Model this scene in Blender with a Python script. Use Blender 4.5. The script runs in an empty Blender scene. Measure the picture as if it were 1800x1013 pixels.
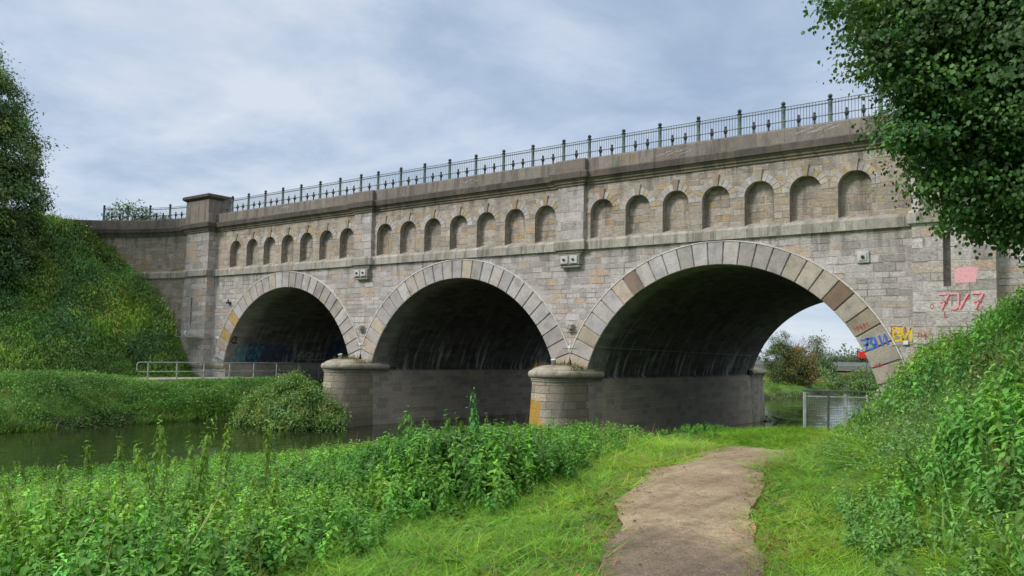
import bpy, bmesh, math, random
import numpy as np
from math import radians, sin, cos, pi, sqrt, atan2
from mathutils import Matrix, Vector
from mathutils.geometry import tessellate_polygon

random.seed(7)
rng = np.random.default_rng(11)
scene = bpy.context.scene
COL = scene.collection

# ------------------------------------------------------------------ camera
cam_d = bpy.data.cameras.new('camera')
cam = bpy.data.objects.new('camera', cam_d)
COL.objects.link(cam)
CAM = Vector((20.03, -31.11, 1.65))
YAW, PITCH, ROLL = radians(-37.02), radians(4.15), radians(1.21)
fw = Vector((sin(YAW) * cos(PITCH), cos(YAW) * cos(PITCH), sin(PITCH)))
r0 = Vector((cos(YAW), -sin(YAW), 0))
u0 = r0.cross(fw)
rr = r0 * cos(ROLL) + u0 * sin(ROLL)
uu = -r0 * sin(ROLL) + u0 * cos(ROLL)
cam.matrix_world = Matrix(((rr.x, uu.x, -fw.x, CAM.x), (rr.y, uu.y, -fw.y, CAM.y), (rr.z, uu.z, -fw.z, CAM.z), (0, 0, 0, 1)))
cam_d.sensor_width = 36
cam_d.lens = 1418.77 / 1800 * 36
cam_d.shift_y = 13.85 / 1800
cam_d.clip_start = 0.05
cam_d.clip_end = 3000
scene.camera = cam

# ------------------------------------------------------------------ world and sun (bright overcast)
SUN_EL, SUN_AZ = radians(37), radians(208)      # azimuth from +Y towards +X: light from behind the camera and to the left
world = bpy.data.worlds.new('World')
scene.world = world
world.use_nodes = True
scene.view_settings.view_transform = 'Standard'
scene.view_settings.look = 'None'
scene.view_settings.gamma = 1.0
scene.view_settings.exposure = 0.75


class NT:
    """small helper round a node tree"""
    def __init__(self, tree):
        self.t = tree
        self.L = tree.links

    def n(self, typ, props=None, **inp):
        nd = self.t.nodes.new('ShaderNode' + typ)
        if props:
            for k, v in props.items():
                setattr(nd, k, v)
        for k, v in inp.items():
            key = int(k[1:]) if k[0] == 'i' and k[1:].isdigit() else k.replace('_', ' ')
            s = nd.inputs[key]
            if isinstance(v, bpy.types.NodeSocket):
                self.L.new(v, s)
            elif isinstance(v, bpy.types.Node):
                self.L.new(v.outputs[0], s)
            else:
                s.default_value = v
        return nd

    def m(self, op, a, b=0.0, c=None):
        kw = dict(i0=a, i1=b)
        if c is not None:
            kw['i2'] = c
        return self.n('Math', {'operation': op}, **kw).outputs[0]

    def mr(self, v, a, b, c=0.0, d=1.0, smooth=True):
        nd = self.n('MapRange', {'interpolation_type': 'SMOOTHSTEP' if smooth else 'LINEAR'})
        for i, x in enumerate((v, a, b, c, d)):
            if isinstance(x, bpy.types.NodeSocket):
                self.L.new(x, nd.inputs[i])
            else:
                nd.inputs[i].default_value = x
        return nd.outputs[0]

    def mix(self, fac, a, b, blend='MIX'):
        nd = self.n('Mix', {'data_type': 'RGBA', 'blend_type': blend})
        for i, x in ((0, fac), (6, a), (7, b)):
            if isinstance(x, bpy.types.NodeSocket):
                self.L.new(x, nd.inputs[i])
            else:
                nd.inputs[i].default_value = tuple(x) + (1,) if hasattr(x, '__len__') and len(x) == 3 else x
        return nd.outputs[2]

    def noise(self, vec, scale, detail=4, rough=0.55, dist=0.0):
        nd = self.n('TexNoise', None, Scale=scale, Detail=detail, Roughness=rough, Distortion=dist)
        if vec is not None:
            self.L.new(vec, nd.inputs['Vector'])
        return nd.outputs[0]

    def ramp(self, fac, stops, const=False):
        nd = self.n('ValToRGB', None, Fac=fac)
        cr = nd.color_ramp
        if const:
            cr.interpolation = 'CONSTANT'
        while len(cr.elements) < len(stops):
            cr.elements.new(0.5)
        for e, (p, c) in zip(cr.elements, stops):
            e.position = p
            e.color = tuple(c) + (1,)
        return nd.outputs[0]

    def vec(self, x, y, z=0.0):
        return self.n('CombineXYZ', None, i0=x, i1=y, i2=z).outputs[0]


def sky():
    t = NT(world.node_tree)
    world.node_tree.nodes.clear()
    out = t.n('OutputWorld')
    tc = t.n('TexCoord')
    d = tc.outputs['Generated']
    sep = t.n('SeparateXYZ', None, i0=d)
    x, y, z = sep.outputs[:3]
    nish = t.n('TexSky', {'sky_type': 'NISHITA', 'sun_disc': False, 'sun_elevation': SUN_EL, 'sun_rotation': SUN_AZ, 'air_density': 1.0, 'dust_density': 0.6, 'ozone_density': 1.0})
    zz = t.m('ADD', t.m('MAXIMUM', z, 0.0), 0.16)
    px, py = t.m('DIVIDE', x, zz), t.m('DIVIDE', y, zz)
    # cloud deck: layers seen in perspective
    p = t.vec(px, py, 0.3)
    big = t.noise(p, 0.55, 5, 0.55, 0.4)
    med = t.noise(t.vec(px, py, 4.7), 1.25, 6, 0.6, 0.35)
    fine = t.noise(t.vec(px, py, 9.1), 3.0, 6, 0.6, 0.2)
    v = t.m('ADD', t.m('ADD', t.m('MULTIPLY', big, 0.5), t.m('MULTIPLY', med, 0.50)), t.m('MULTIPLY', fine, 0.26))
    cloud = t.ramp(v, [(0.46, (2.2, 2.85, 4.0)), (0.55, (2.6, 3.3, 4.45)), (0.62, (3.15, 3.85, 4.95)), (0.69, (3.95, 4.55, 5.45)), (0.76, (4.8, 5.2, 5.85))])
    low = t.mr(z, 0.0, 0.22, 1.0, 0.0)
    cloud = t.mix(t.m('MULTIPLY', low, 0.45), cloud, (4.6, 5.15, 6.0))
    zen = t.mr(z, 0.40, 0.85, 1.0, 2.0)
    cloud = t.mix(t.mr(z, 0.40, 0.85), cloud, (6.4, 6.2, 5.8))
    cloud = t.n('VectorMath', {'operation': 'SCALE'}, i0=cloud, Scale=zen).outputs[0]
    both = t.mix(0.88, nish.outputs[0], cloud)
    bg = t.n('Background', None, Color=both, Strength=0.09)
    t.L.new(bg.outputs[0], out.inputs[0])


sky()
sun_d = bpy.data.lights.new('sun', 'SUN')
sun_d.energy = 1.5
sun_d.angle = radians(14)
sun_d.color = (1.0, 0.95, 0.87)
sun = bpy.data.objects.new('sun', sun_d)
COL.objects.link(sun)
sd = Vector((sin(SUN_AZ) * cos(SUN_EL), cos(SUN_AZ) * cos(SUN_EL), sin(SUN_EL)))
sun.rotation_euler = sd.to_track_quat('Z', 'Y').to_euler()
sun.location = (0, -60, 60)


# ------------------------------------------------------------------ object helpers
def tag(o, label=None, cat=None, group=None, kind=None):
    if label: o['label'] = label
    if cat: o['category'] = cat
    if group: o['group'] = group
    if kind: o['kind'] = kind
    return o


def empty(name, loc=(0, 0, 0), label=None, cat=None, group=None, rz=0):
    o = bpy.data.objects.new(name, None)
    o.location = loc
    o.rotation_euler = (0, 0, rz)
    o.empty_display_size = 0.3
    COL.objects.link(o)
    return tag(o, label, cat, group)


class MB:
    """collects faces (with uv and colour) and links them as ONE mesh object"""
    def __init__(self):
        self.v, self.f, self.uv, self.c = [], [], [], []
        self.col = (1, 1, 1)

    def face(self, pts, uv=None):
        pts = [Vector(p) for p in pts]
        i = len(self.v)
        self.v += pts
        self.f.append(tuple(range(i, i + len(pts))))
        if uv is None:
            n = Vector((0, 0, 0))
            for a, b in zip(pts, pts[1:] + pts[:1]):
                n += a.cross(b)
            ax = max(range(3), key=lambda k: abs(n[k]))
            uv = [((p.x, p.z) if ax == 1 else (p.y, p.z) if ax == 0 else (p.x, p.y)) for p in pts]
        self.uv += [tuple(q) for q in uv]
        self.c += [self.col] * len(pts)

    def box(self, x0, x1, y0, y1, z0, z1):
        P = [(x, y, z) for z in (z0, z1) for y in (y0, y1) for x in (x0, x1)]
        for q in ((0, 1, 5, 4), (2, 6, 7, 3), (0, 4, 6, 2), (1, 3, 7, 5), (4, 5, 7, 6), (0, 2, 3, 1)):
            self.face([P[i] for i in q])

    def bbox(self, x0, x1, y0, y1, z0, z1, b=0.02):
        """box with chamfered edges"""
        bm = bmesh.new()
        bmesh.ops.create_cube(bm, size=1)
        for v in bm.verts:
            v.co = ((x0 + x1) / 2 + v.co.x * (x1 - x0), (y0 + y1) / 2 + v.co.y * (y1 - y0), (z0 + z1) / 2 + v.co.z * (z1 - z0))
        bmesh.ops.bevel(bm, geom=bm.edges[:], offset=b, segments=1, affect='EDGES')
        for f in bm.faces:
            self.face([v.co for v in f.verts])
        bm.free()

    def poly(self, outer, holes=(), fn=lambda a, b: (a, 0, b), flip=False):
        """triangulated 2-D polygon with holes"""
        loops = [[Vector((a, b, 0)) for a, b in l] for l in [outer] + list(holes)]
        flat = [p for l in loops for p in l]
        for tri in tessellate_polygon(loops):
            ps = [flat[i] for i in tri]
            ar = (ps[1] - ps[0]).cross(ps[2] - ps[0]).z
            if abs(ar) < 1e-9:
                continue
            if (ar < 0) != flip:
                ps = ps[::-1]
            self.face([fn(p.x, p.y) for p in ps], [(p.x, p.y) for p in ps])

    def strip(self, A, B, uA=None, uB=None):
        for i in range(len(A) - 1):
            uv = None
            if uA:
                uv = [uA[i], uA[i + 1], uB[i + 1], uB[i]]
            self.face([A[i], A[i + 1], B[i + 1], B[i]], uv)

    def sweep(self, path, prof, caps=True):
        """prof: (outward, z) points along a plan path; outward is to the right of travel"""
        n = len(path)
        P = [Vector((p[0], p[1])) for p in path]
        offs = []
        for i in range(n):
            d0 = (P[i] - P[i - 1]).normalized() if i else (P[1] - P[0]).normalized()
            d1 = (P[i + 1] - P[i]).normalized() if i < n - 1 else d0
            n0, n1 = Vector((d0.y, -d0.x)), Vector((d1.y, -d1.x))
            b = (n0 + n1)
            b = b / max(0.3, b.dot(n0)) if b.length > 1e-6 else n0
            offs.append(b)
        s = [0]
        for i in range(1, n):
            s.append(s[-1] + (P[i] - P[i - 1]).length)
        t = [0]
        for i in range(1, len(prof)):
            t.append(t[-1] + sqrt((prof[i][0] - prof[i - 1][0]) ** 2 + (prof[i][1] - prof[i - 1][1]) ** 2))
        base = prof[0][1]
        R = [[(P[i].x + offs[i].x * o, P[i].y + offs[i].y * o, z) for (o, z) in prof] for i in range(n)]
        for i in range(n - 1):
            for j in range(len(prof) - 1):
                u = [(s[i], base + t[j]), (s[i + 1], base + t[j]), (s[i + 1], base + t[j + 1]), (s[i], base + t[j + 1])]
                self.face([R[i][j], R[i + 1][j], R[i + 1][j + 1], R[i][j + 1]], u)
        if caps:
            self.face(R[0][::-1])
            self.face(R[-1])

    def tube(self, pts, rad, k=6, cap=True):
        pts = [Vector(p) for p in pts]
        rad = rad if hasattr(rad, '__len__') else [rad] * len(pts)
        rings = []
        for i, p in enumerate(pts):
            d = (pts[min(i + 1, len(pts) - 1)] - pts[max(i - 1, 0)]).normalized()
            a = Vector((0, 0, 1)) if abs(d.z) < 0.9 else Vector((1, 0, 0))
            x = d.cross(a).normalized()
            y = d.cross(x)
            rings.append([p + (x * cos(2 * pi * j / k) + y * sin(2 * pi * j / k)) * rad[i] for j in range(k)])
        for A, B in zip(rings, rings[1:]):
            for j in range(k):
                self.face([A[j], B[j], B[(j + 1) % k], A[(j + 1) % k]])
        if cap:
            self.face(rings[0])
            self.face(rings[-1][::-1])

    def lathe(self, prof, c=(0, 0, 0), k=12):
        c = Vector(c)
        rings = [[c + Vector((r * cos(2 * pi * j / k), r * sin(2 * pi * j / k), z)) for j in range(k)] for r, z in prof]
        for A, B in zip(rings, rings[1:]):
            for j in range(k):
                self.face([A[j], A[(j + 1) % k], B[(j + 1) % k], B[j]])
        self.face(rings[0][::-1])
        self.face(rings[-1])

    def build(self, name, mat, parent=None, smooth=False, merge=False):
        me = bpy.data.meshes.new(name)
        me.from_pydata([tuple(v) for v in self.v], [], self.f)
        uvl = me.uv_layers.new(name='UVMap')
        uvl.data.foreach_set('uv', np.array(self.uv, dtype=np.float32).ravel())
        ca = me.color_attributes.new('Col', 'FLOAT_COLOR', 'CORNER')
        c = np.ones((len(self.c), 4), dtype=np.float32)
        c[:, :3] = np.array(self.c, dtype=np.float32)
        ca.data.foreach_set('color', c.ravel())
        if merge or smooth:
            bm = bmesh.new()
            bm.from_mesh(me)
            bmesh.ops.remove_doubles(bm, verts=bm.verts, dist=1e-4)
            bmesh.ops.recalc_face_normals(bm, faces=bm.faces)
            bm.to_mesh(me)
            bm.free()
        if smooth:
            me.polygons.foreach_set('use_smooth', [True] * len(me.polygons))
            if smooth != 'all':
                me.set_sharp_from_angle(angle=radians(smooth if smooth is not True else 40))
        me.materials.append(mat)
        o = bpy.data.objects.new(name, me)
        COL.objects.link(o)
        if parent:
            o.parent = parent
        return o


def npmesh(name, V, F, C, mat, parent=None, smooth=False):
    """big triangle mesh from arrays; C = colour per vertex"""
    V = np.asarray(V, np.float32); F = np.asarray(F, np.int32)
    me = bpy.data.meshes.new(name)
    me.vertices.add(len(V)); me.vertices.foreach_set('co', V.ravel())
    me.loops.add(F.size); me.loops.foreach_set('vertex_index', F.ravel())
    me.polygons.add(len(F))
    me.polygons.foreach_set('loop_start', np.arange(0, F.size, F.shape[1], dtype=np.int32))
    if smooth:
        me.polygons.foreach_set('use_smooth', np.ones(len(F), bool))
    me.update(calc_edges=True)
    if C is not None:
        a = me.attributes.new('Col', 'FLOAT_COLOR', 'POINT')
        c = np.ones((len(V), 4), np.float32); c[:, :3] = C
        a.data.foreach_set('color', c.ravel())
    me.materials.append(mat)
    o = bpy.data.objects.new(name, me)
    COL.objects.link(o)
    if parent: o.parent = parent
    return o


# ------------------------------------------------------------------ materials
def mat(name):
    m = bpy.data.materials.new(name)
    m.use_nodes = True
    m.node_tree.nodes.clear()
    t = NT(m.node_tree)
    out = t.n('OutputMaterial')
    b = t.n('BsdfPrincipled')
    t.L.new(b.outputs[0], out.inputs[0])
    return m, t, b, out


def put(t, b, **kw):
    for k, v in kw.items():
        s = b.inputs[k.replace('_', ' ')]
        if isinstance(v, bpy.types.NodeSocket):
            t.L.new(v, s)
        else:
            s.default_value = tuple(v) + (1,) if hasattr(v, '__len__') and len(v) == 3 else v


def plain(name, c, rough=0.6, metal=0.0, var=0.15, scale=8, bump=0.0):
    m, t, b, o = mat(name)
    tc = t.n('TexCoord').outputs['Object']
    n = t.noise(tc, scale, 5)
    f = t.mr(n, 0.3, 0.7, 1 - var, 1 + var)
    colr = t.n('VectorMath', {'operation': 'SCALE'}, i0=tuple(c), Scale=f).outputs[0]
    put(t, b, Base_Color=colr, Roughness=rough, Metallic=metal)
    if bump:
        put(t, b, Normal=t.n('Bump', None, Strength=bump, Distance=0.02, Height=t.noise(tc, scale * 3, 5)).outputs[0])
    return m


TAN = [(0.0, (0.295, 0.255, 0.219)), (0.2, (0.389, 0.334, 0.285)), (0.4, (0.471, 0.412, 0.363)), (0.58, (0.439, 0.35, 0.257)), (0.7, (0.373, 0.306, 0.244)), (0.86, (0.529, 0.468, 0.416)), (0.97, (0.463, 0.334, 0.211))]
GREY = [(0.0, (0.351, 0.322, 0.319)), (0.25, (0.435, 0.399, 0.393)), (0.5, (0.51, 0.472, 0.469)), (0.72, (0.586, 0.546, 0.549)), (0.86, (0.469, 0.399, 0.353)), (0.97, (0.527, 0.403, 0.317))]


def masonry(name, ramp, rowh=0.30, bw=0.62, grime=1.0, mortar=(.56, .54, .50), topz=None, mort=0.019):
    m, t, b, o = mat(name)
    uv = t.n('UVMap').outputs[0]
    obj = t.n('TexCoord').outputs['Object']
    s = t.n('SeparateXYZ', None, i0=uv)
    u, v = s.outputs[0], s.outputs[1]
    v2 = t.m('ADD', v, t.m('ADD', t.m('MULTIPLY', t.m('SINE', t.m('MULTIPLY', v, 2.9)), 0.07), t.m('MULTIPLY', t.m('SINE', t.m('MULTIPLY', v, 6.7)), 0.03)))
    row = t.m('FLOOR', t.m('DIVIDE', v2, rowh))
    h = t.n('TexWhiteNoise', {'noise_dimensions': '1D'}, W=row).outputs['Value']
    u2 = t.m('ADD', u, t.m('MULTIPLY', h, 7.0))
    w1 = t.m('MULTIPLY', t.m('SINE', t.m('ADD', t.m('MULTIPLY', u2, 2.1), t.m('MULTIPLY', row, 5.1))), 0.20)
    w2 = t.m('MULTIPLY', t.m('SINE', t.m('ADD', t.m('MULTIPLY', u2, 4.7), t.m('MULTIPLY', row, 2.3))), 0.08)
    u3 = t.m('ADD', u2, t.m('ADD', w1, w2))
    wob = t.noise(uv, 9, 2)
    wv = t.m('MULTIPLY', t.m('SUBTRACT', wob, 0.5), 0.02)
    br = t.n('TexBrick', {'offset': 0.5, 'squash': 1.0}, Vector=t.vec(t.m('ADD', u3, wv), t.m('ADD', v2, wv)), Color1=(0, 0, 0, 1), Color2=(1, 1, 1, 1), Mortar=(.5, .5, .5, 1), Scale=1.0, Mortar_Size=mort, Mortar_Smooth=0.35, Bias=0.0, Brick_Width=bw, Row_Height=rowh)
    stone = t.ramp(br.outputs['Color'], ramp)
    fine = t.noise(obj, 16, 6, 0.65)
    mid = t.noise(obj, 3.2, 5, 0.6)
    stone = t.mix(1.0, stone, t.ramp(fine, [(.25, (.66, .65, .63)), (.5, (1, 1, 1)), (.75, (1.24, 1.22, 1.2))]), 'MULTIPLY')
    stone = t.mix(1.0, stone, t.ramp(mid, [(.3, (.82, .83, .84)), (.5, (1, 1, 1)), (.7, (1.1, 1.07, 1.02))]), 'MULTIPLY')
    hewn = t.noise(t.n('Mapping', None, Vector=obj, Scale=(9, 9, 17)).outputs[0], 1.0, 5, .75)
    stone = t.mix(1.0, stone, t.ramp(hewn, [(.30, (.52, .51, .50)), (.48, (.98, .98, .98)), (.70, (1.28, 1.27, 1.26))]), 'MULTIPLY')
    mcol = t.mix(t.mr(t.noise(obj, 1.3, 3), .42, .6), mortar, tuple(c * 0.45 for c in mortar))
    stone = t.mix(t.m('MULTIPLY', t.mr(t.noise(t.n('Mapping', None, Vector=obj, Scale=(1.3, 1.3, 4.5)).outputs[0], 1.0, 5, .65), .56, .70), .28), stone, (.45, .34, .245))
    colr = t.mix(br.outputs['Fac'], stone, mcol)
    # grime: broad weather stains and rain streaks
    st = t.noise(t.vec(t.m('MULTIPLY', u, 2.2), t.m('MULTIPLY', v, 0.22), 2.0), 1.0, 6, 0.65)
    stain = t.mr(st, .46, .63)
    big = t.mr(t.noise(obj, .35, 5, .6), .45, .65)
    if topz is not None:
        zz = t.n('SeparateXYZ', None, i0=obj).outputs[2]
        near = t.mr(zz, topz - 1.3, topz, 0.0, 1.0)
        stain = t.m('MULTIPLY', stain, t.m('ADD', t.m('MULTIPLY', near, 1.0), 0.28))
    colr = t.mix(t.m('MULTIPLY', stain, 0.62 * grime), colr, (.105, .098, .085))
    colr = t.mix(t.m('MULTIPLY', big, 0.28 * grime), colr, (.20, .185, .15))
    put(t, b, Base_Color=colr, Roughness=0.9, Specular_IOR_Level=0.25)
    hgt = t.m('ADD', t.m('MULTIPLY', t.m('SUBTRACT', 1.0, br.outputs['Fac']), 0.8), t.m('MULTIPLY', t.m('ADD', t.noise(obj, 22, 6, .7), hewn), 0.8))
    put(t, b, Normal=t.n('Bump', None, Strength=0.85, Distance=0.045, Height=hgt).outputs[0])
    return m


def ashlar(name, c1, c2, dark=(.09, .085, .078), stain=0.5, blk=1.1, streak=True, rowh=50.0, moss=0.0, attr=False, bump=0.4, bscale=18):
    """dressed stone: long blocks, weather streaks, optional moss; attr: tint per block from the colour layer"""
    m, t, b, o = mat(name)
    uv = t.n('UVMap').outputs[0]
    obj = t.n('TexCoord').outputs['Object']
    s = t.n('SeparateXYZ', None, i0=uv)
    u, v = s.outputs[0], s.outputs[1]
    if attr:
        base = t.n('VertexColor', {'layer_name': 'Col'}).outputs[0]
        fac = None
    else:
        br = t.n('TexBrick', {'offset': 0.0}, Vector=t.vec(t.m('ADD', u, t.m('MULTIPLY', t.m('SINE', t.m('MULTIPLY', u, 1.9)), .25)), v), Color1=(0, 0, 0, 1), Color2=(1, 1, 1, 1), Mortar=(.5, .5, .5, 1), Scale=1.0, Mortar_Size=0.008, Mortar_Smooth=0.2, Brick_Width=blk, Row_Height=rowh)
        base = t.mix(br.outputs['Color'], c1, c2)
        fac = br.outputs['Fac']
    fine = t.noise(obj, bscale, 6, .65)
    mid = t.noise(obj, 2.2, 5, .6)
    base = t.mix(1.0, base, t.ramp(fine, [(.25, (.68, .67, .66)), (.5, (1, 1, 1)), (.75, (1.25, 1.24, 1.22))]), 'MULTIPLY')
    base = t.mix(1.0, base, t.ramp(mid, [(.3, (.8, .8, .8)), (.5, (1, 1, 1)), (.7, (1.12, 1.1, 1.06))]), 'MULTIPLY')
    if fac is not None:
        base = t.mix(fac, base, dark)
    if stain:
        if streak:
            st = t.noise(t.vec(t.m('MULTIPLY', u, 3.0), t.m('MULTIPLY', v, .35), 5.0), 1.0, 6, .65)
        else:
            st = t.noise(obj, 1.2, 6, .65)
        base = t.mix(t.m('MULTIPLY', t.mr(st, .46, .64), stain), base, dark)
    if moss:
        ms = t.mr(t.noise(obj, 2.6, 6, .7), .5, .62)
        base = t.mix(t.m('MULTIPLY', ms, moss), base, (.16, .125, .035))
    put(t, b, Base_Color=base, Roughness=0.9, Specular_IOR_Level=0.25)
    put(t, b, Normal=t.n('Bump', None, Strength=bump, Distance=0.025, Height=t.noise(obj, bscale * 1.3, 6, .7)).outputs[0])
    return m


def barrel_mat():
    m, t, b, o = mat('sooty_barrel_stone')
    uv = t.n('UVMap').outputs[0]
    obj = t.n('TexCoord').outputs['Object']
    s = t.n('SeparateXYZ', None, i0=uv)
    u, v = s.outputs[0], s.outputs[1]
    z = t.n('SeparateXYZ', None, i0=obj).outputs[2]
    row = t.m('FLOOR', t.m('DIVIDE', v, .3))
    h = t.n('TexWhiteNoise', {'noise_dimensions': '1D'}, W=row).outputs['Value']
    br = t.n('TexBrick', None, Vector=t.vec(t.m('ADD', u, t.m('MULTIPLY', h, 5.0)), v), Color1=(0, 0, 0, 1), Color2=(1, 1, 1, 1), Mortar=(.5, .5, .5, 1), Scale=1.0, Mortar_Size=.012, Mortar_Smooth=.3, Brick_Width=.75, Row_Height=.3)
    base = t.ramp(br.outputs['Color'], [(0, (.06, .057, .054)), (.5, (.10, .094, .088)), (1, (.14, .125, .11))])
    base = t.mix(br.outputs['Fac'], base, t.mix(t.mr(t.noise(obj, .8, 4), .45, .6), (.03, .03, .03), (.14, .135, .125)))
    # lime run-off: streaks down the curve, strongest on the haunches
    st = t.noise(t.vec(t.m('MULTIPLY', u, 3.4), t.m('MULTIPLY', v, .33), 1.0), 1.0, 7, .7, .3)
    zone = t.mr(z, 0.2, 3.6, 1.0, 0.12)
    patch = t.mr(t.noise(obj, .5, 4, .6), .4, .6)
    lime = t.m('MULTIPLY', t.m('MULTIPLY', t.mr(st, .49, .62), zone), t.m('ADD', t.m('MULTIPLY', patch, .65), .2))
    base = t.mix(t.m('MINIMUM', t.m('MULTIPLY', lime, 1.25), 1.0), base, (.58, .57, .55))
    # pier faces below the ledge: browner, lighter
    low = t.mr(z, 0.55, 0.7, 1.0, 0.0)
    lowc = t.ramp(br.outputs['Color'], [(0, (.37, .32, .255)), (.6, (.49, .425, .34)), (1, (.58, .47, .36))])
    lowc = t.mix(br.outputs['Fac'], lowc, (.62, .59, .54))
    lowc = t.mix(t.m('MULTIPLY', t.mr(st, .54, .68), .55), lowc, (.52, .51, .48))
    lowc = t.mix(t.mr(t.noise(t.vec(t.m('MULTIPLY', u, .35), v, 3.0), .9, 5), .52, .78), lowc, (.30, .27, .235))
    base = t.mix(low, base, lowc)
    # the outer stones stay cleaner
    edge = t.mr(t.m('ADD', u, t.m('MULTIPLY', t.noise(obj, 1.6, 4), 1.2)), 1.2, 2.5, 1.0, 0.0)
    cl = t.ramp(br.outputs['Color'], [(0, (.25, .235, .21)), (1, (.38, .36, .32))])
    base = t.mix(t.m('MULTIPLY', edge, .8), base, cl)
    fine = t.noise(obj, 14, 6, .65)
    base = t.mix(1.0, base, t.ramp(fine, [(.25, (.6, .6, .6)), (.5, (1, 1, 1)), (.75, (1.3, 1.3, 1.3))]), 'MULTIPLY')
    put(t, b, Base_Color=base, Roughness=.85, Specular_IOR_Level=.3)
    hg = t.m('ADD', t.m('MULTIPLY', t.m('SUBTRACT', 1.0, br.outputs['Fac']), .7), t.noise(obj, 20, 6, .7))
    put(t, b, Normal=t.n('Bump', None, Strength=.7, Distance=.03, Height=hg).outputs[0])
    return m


def pier_mat():
    m, t, b, o = mat('pier_nose_stone')
    uv = t.n('UVMap').outputs[0]
    obj = t.n('TexCoord').outputs['Object']
    s = t.n('SeparateXYZ', None, i0=obj)
    x, y, z = s.outputs[:3]
    su = t.n('SeparateXYZ', None, i0=uv)
    u, v = su.outputs[0], su.outputs[1]
    row = t.m('FLOOR', t.m('DIVIDE', v, .34))
    h = t.n('TexWhiteNoise', {'noise_dimensions': '1D'}, W=row).outputs['Value']
    br = t.n('TexBrick', None, Vector=t.vec(t.m('ADD', u, t.m('MULTIPLY', h, 5.0)), v), Color1=(0, 0, 0, 1), Color2=(1, 1, 1, 1), Mortar=(.5, .5, .5, 1), Scale=1.0, Mortar_Size=.018, Mortar_Smooth=.3, Brick_Width=.8, Row_Height=.34)
    base = t.ramp(br.outputs['Color'], [(0, (.19, .17, .135)), (.4, (.37, .335, .27)), (.7, (.31, .255, .19)), (1, (.50, .47, .385))])
    base = t.mix(br.outputs['Fac'], base, (.15, .135, .115))
    hw = t.noise(t.n('Mapping', None, Vector=obj, Scale=(8, 8, 15)).outputs[0], 1.0, 5, .75)
    base = t.mix(1.0, base, t.ramp(hw, [(.30, (.55, .54, .53)), (.48, (.98, .98, .98)), (.70, (1.25, 1.24, 1.23))]), 'MULTIPLY')
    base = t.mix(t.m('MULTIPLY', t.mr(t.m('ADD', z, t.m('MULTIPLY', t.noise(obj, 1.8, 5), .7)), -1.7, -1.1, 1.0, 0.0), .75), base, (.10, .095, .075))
    # darker towards the arch side, pale leach marks
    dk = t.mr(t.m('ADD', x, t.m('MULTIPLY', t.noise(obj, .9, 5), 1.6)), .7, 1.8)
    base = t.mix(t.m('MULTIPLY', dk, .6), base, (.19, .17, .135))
    st = t.noise(t.vec(t.m('MULTIPLY', u, 3.2), t.m('MULTIPLY', v, .6), 3.0), 1.0, 7, .7)
    base = t.mix(t.m('MULTIPLY', t.mr(st, .56, .68), .5), base, (.42, .41, .38))
    # orange lichen low on the upstream edge of the second pier
    obw = t.n('NewGeometry').outputs['Position']
    wx = t.n('SeparateXYZ', None, i0=obw).outputs[0]
    isp2 = t.mr(wx, -3.0, -2.5)
    lich = t.m('MULTIPLY', t.mr(t.m('ADD', t.noise(obj, 2.4, 6, .65), t.mr(x, -1.2, .9, .20, -.16, False)), .46, .56), t.mr(t.m('ADD', z, t.m('MULTIPLY', t.noise(obj, 3, 4), .6)), -.1, .35, 1.0, 0.0))
    lich = t.m('MULTIPLY', lich, isp2)
    base = t.mix(t.m('MULTIPLY', lich, .85), base, (.42, .235, .02))
    fine = t.noise(obj, 18, 6, .65)
    base = t.mix(1.0, base, t.ramp(fine, [(.25, (.68, .68, .66)), (.5, (1, 1, 1)), (.75, (1.25, 1.24, 1.22))]), 'MULTIPLY')
    put(t, b, Base_Color=base, Roughness=.88, Specular_IOR_Level=.25)
    put(t, b, Normal=t.n('Bump', None, Strength=.6, Distance=.03, Height=t.m('ADD', t.m('MULTIPLY', t.m('SUBTRACT', 1.0, br.outputs['Fac']), .6), t.noise(obj, 20, 6, .7))).outputs[0])
    return m


def leaf_mat(name, trans=0.3, rough=0.5, spec=0.35):
    m = bpy.data.materials.new(name)
    m.use_nodes = True
    m.node_tree.nodes.clear()
    t = NT(m.node_tree)
    out = t.n('OutputMaterial')
    c = t.n('VertexColor', {'layer_name': 'Col'}).outputs[0]
    b = t.n('BsdfPrincipled')
    put(t, b, Base_Color=c, Roughness=rough, Specular_IOR_Level=spec)
    tl = t.n('BsdfTranslucent', None, Color=t.mix(1.0, c, (1.25, 1.15, .55), 'MULTIPLY'))
    mx = t.n('MixShader', None, i0=trans, i1=b.outputs[0], i2=tl.outputs[0])
    t.L.new(mx.outputs[0], out.inputs[0])
    return m


def paint(name, c, cover=0.86, scale=26):
    """sprayed paint: breaks up over the rough stone"""
    m, t, b, o = mat(name)
    obj = t.n('TexCoord').outputs['Object']
    n = t.noise(obj, scale, 5, .7)
    put(t, b, Base_Color=t.mix(1.0, c, t.ramp(n, [(.3, (.7, .7, .7)), (.6, (1.1, 1.1, 1.1))]), 'MULTIPLY'), Roughness=.75)
    ev = t.m('ABSOLUTE', t.n('SeparateXYZ', None, i0=t.n('UVMap').outputs[0]).outputs[1])
    n = t.m('SUBTRACT', n, t.mr(ev, .45, 1.0, 0.0, .32))
    a = t.m('MULTIPLY', t.mr(n, .20 + .3 * (1 - cover), .42 + .3 * (1 - cover)), .5 + .45 * cover)
    put(t, b, Alpha=a)
    put(t, b, Normal=t.n('Bump', None, Strength=.6, Distance=.02, Height=t.noise(obj, 20, 6, .7)).outputs[0])
    return m


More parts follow.
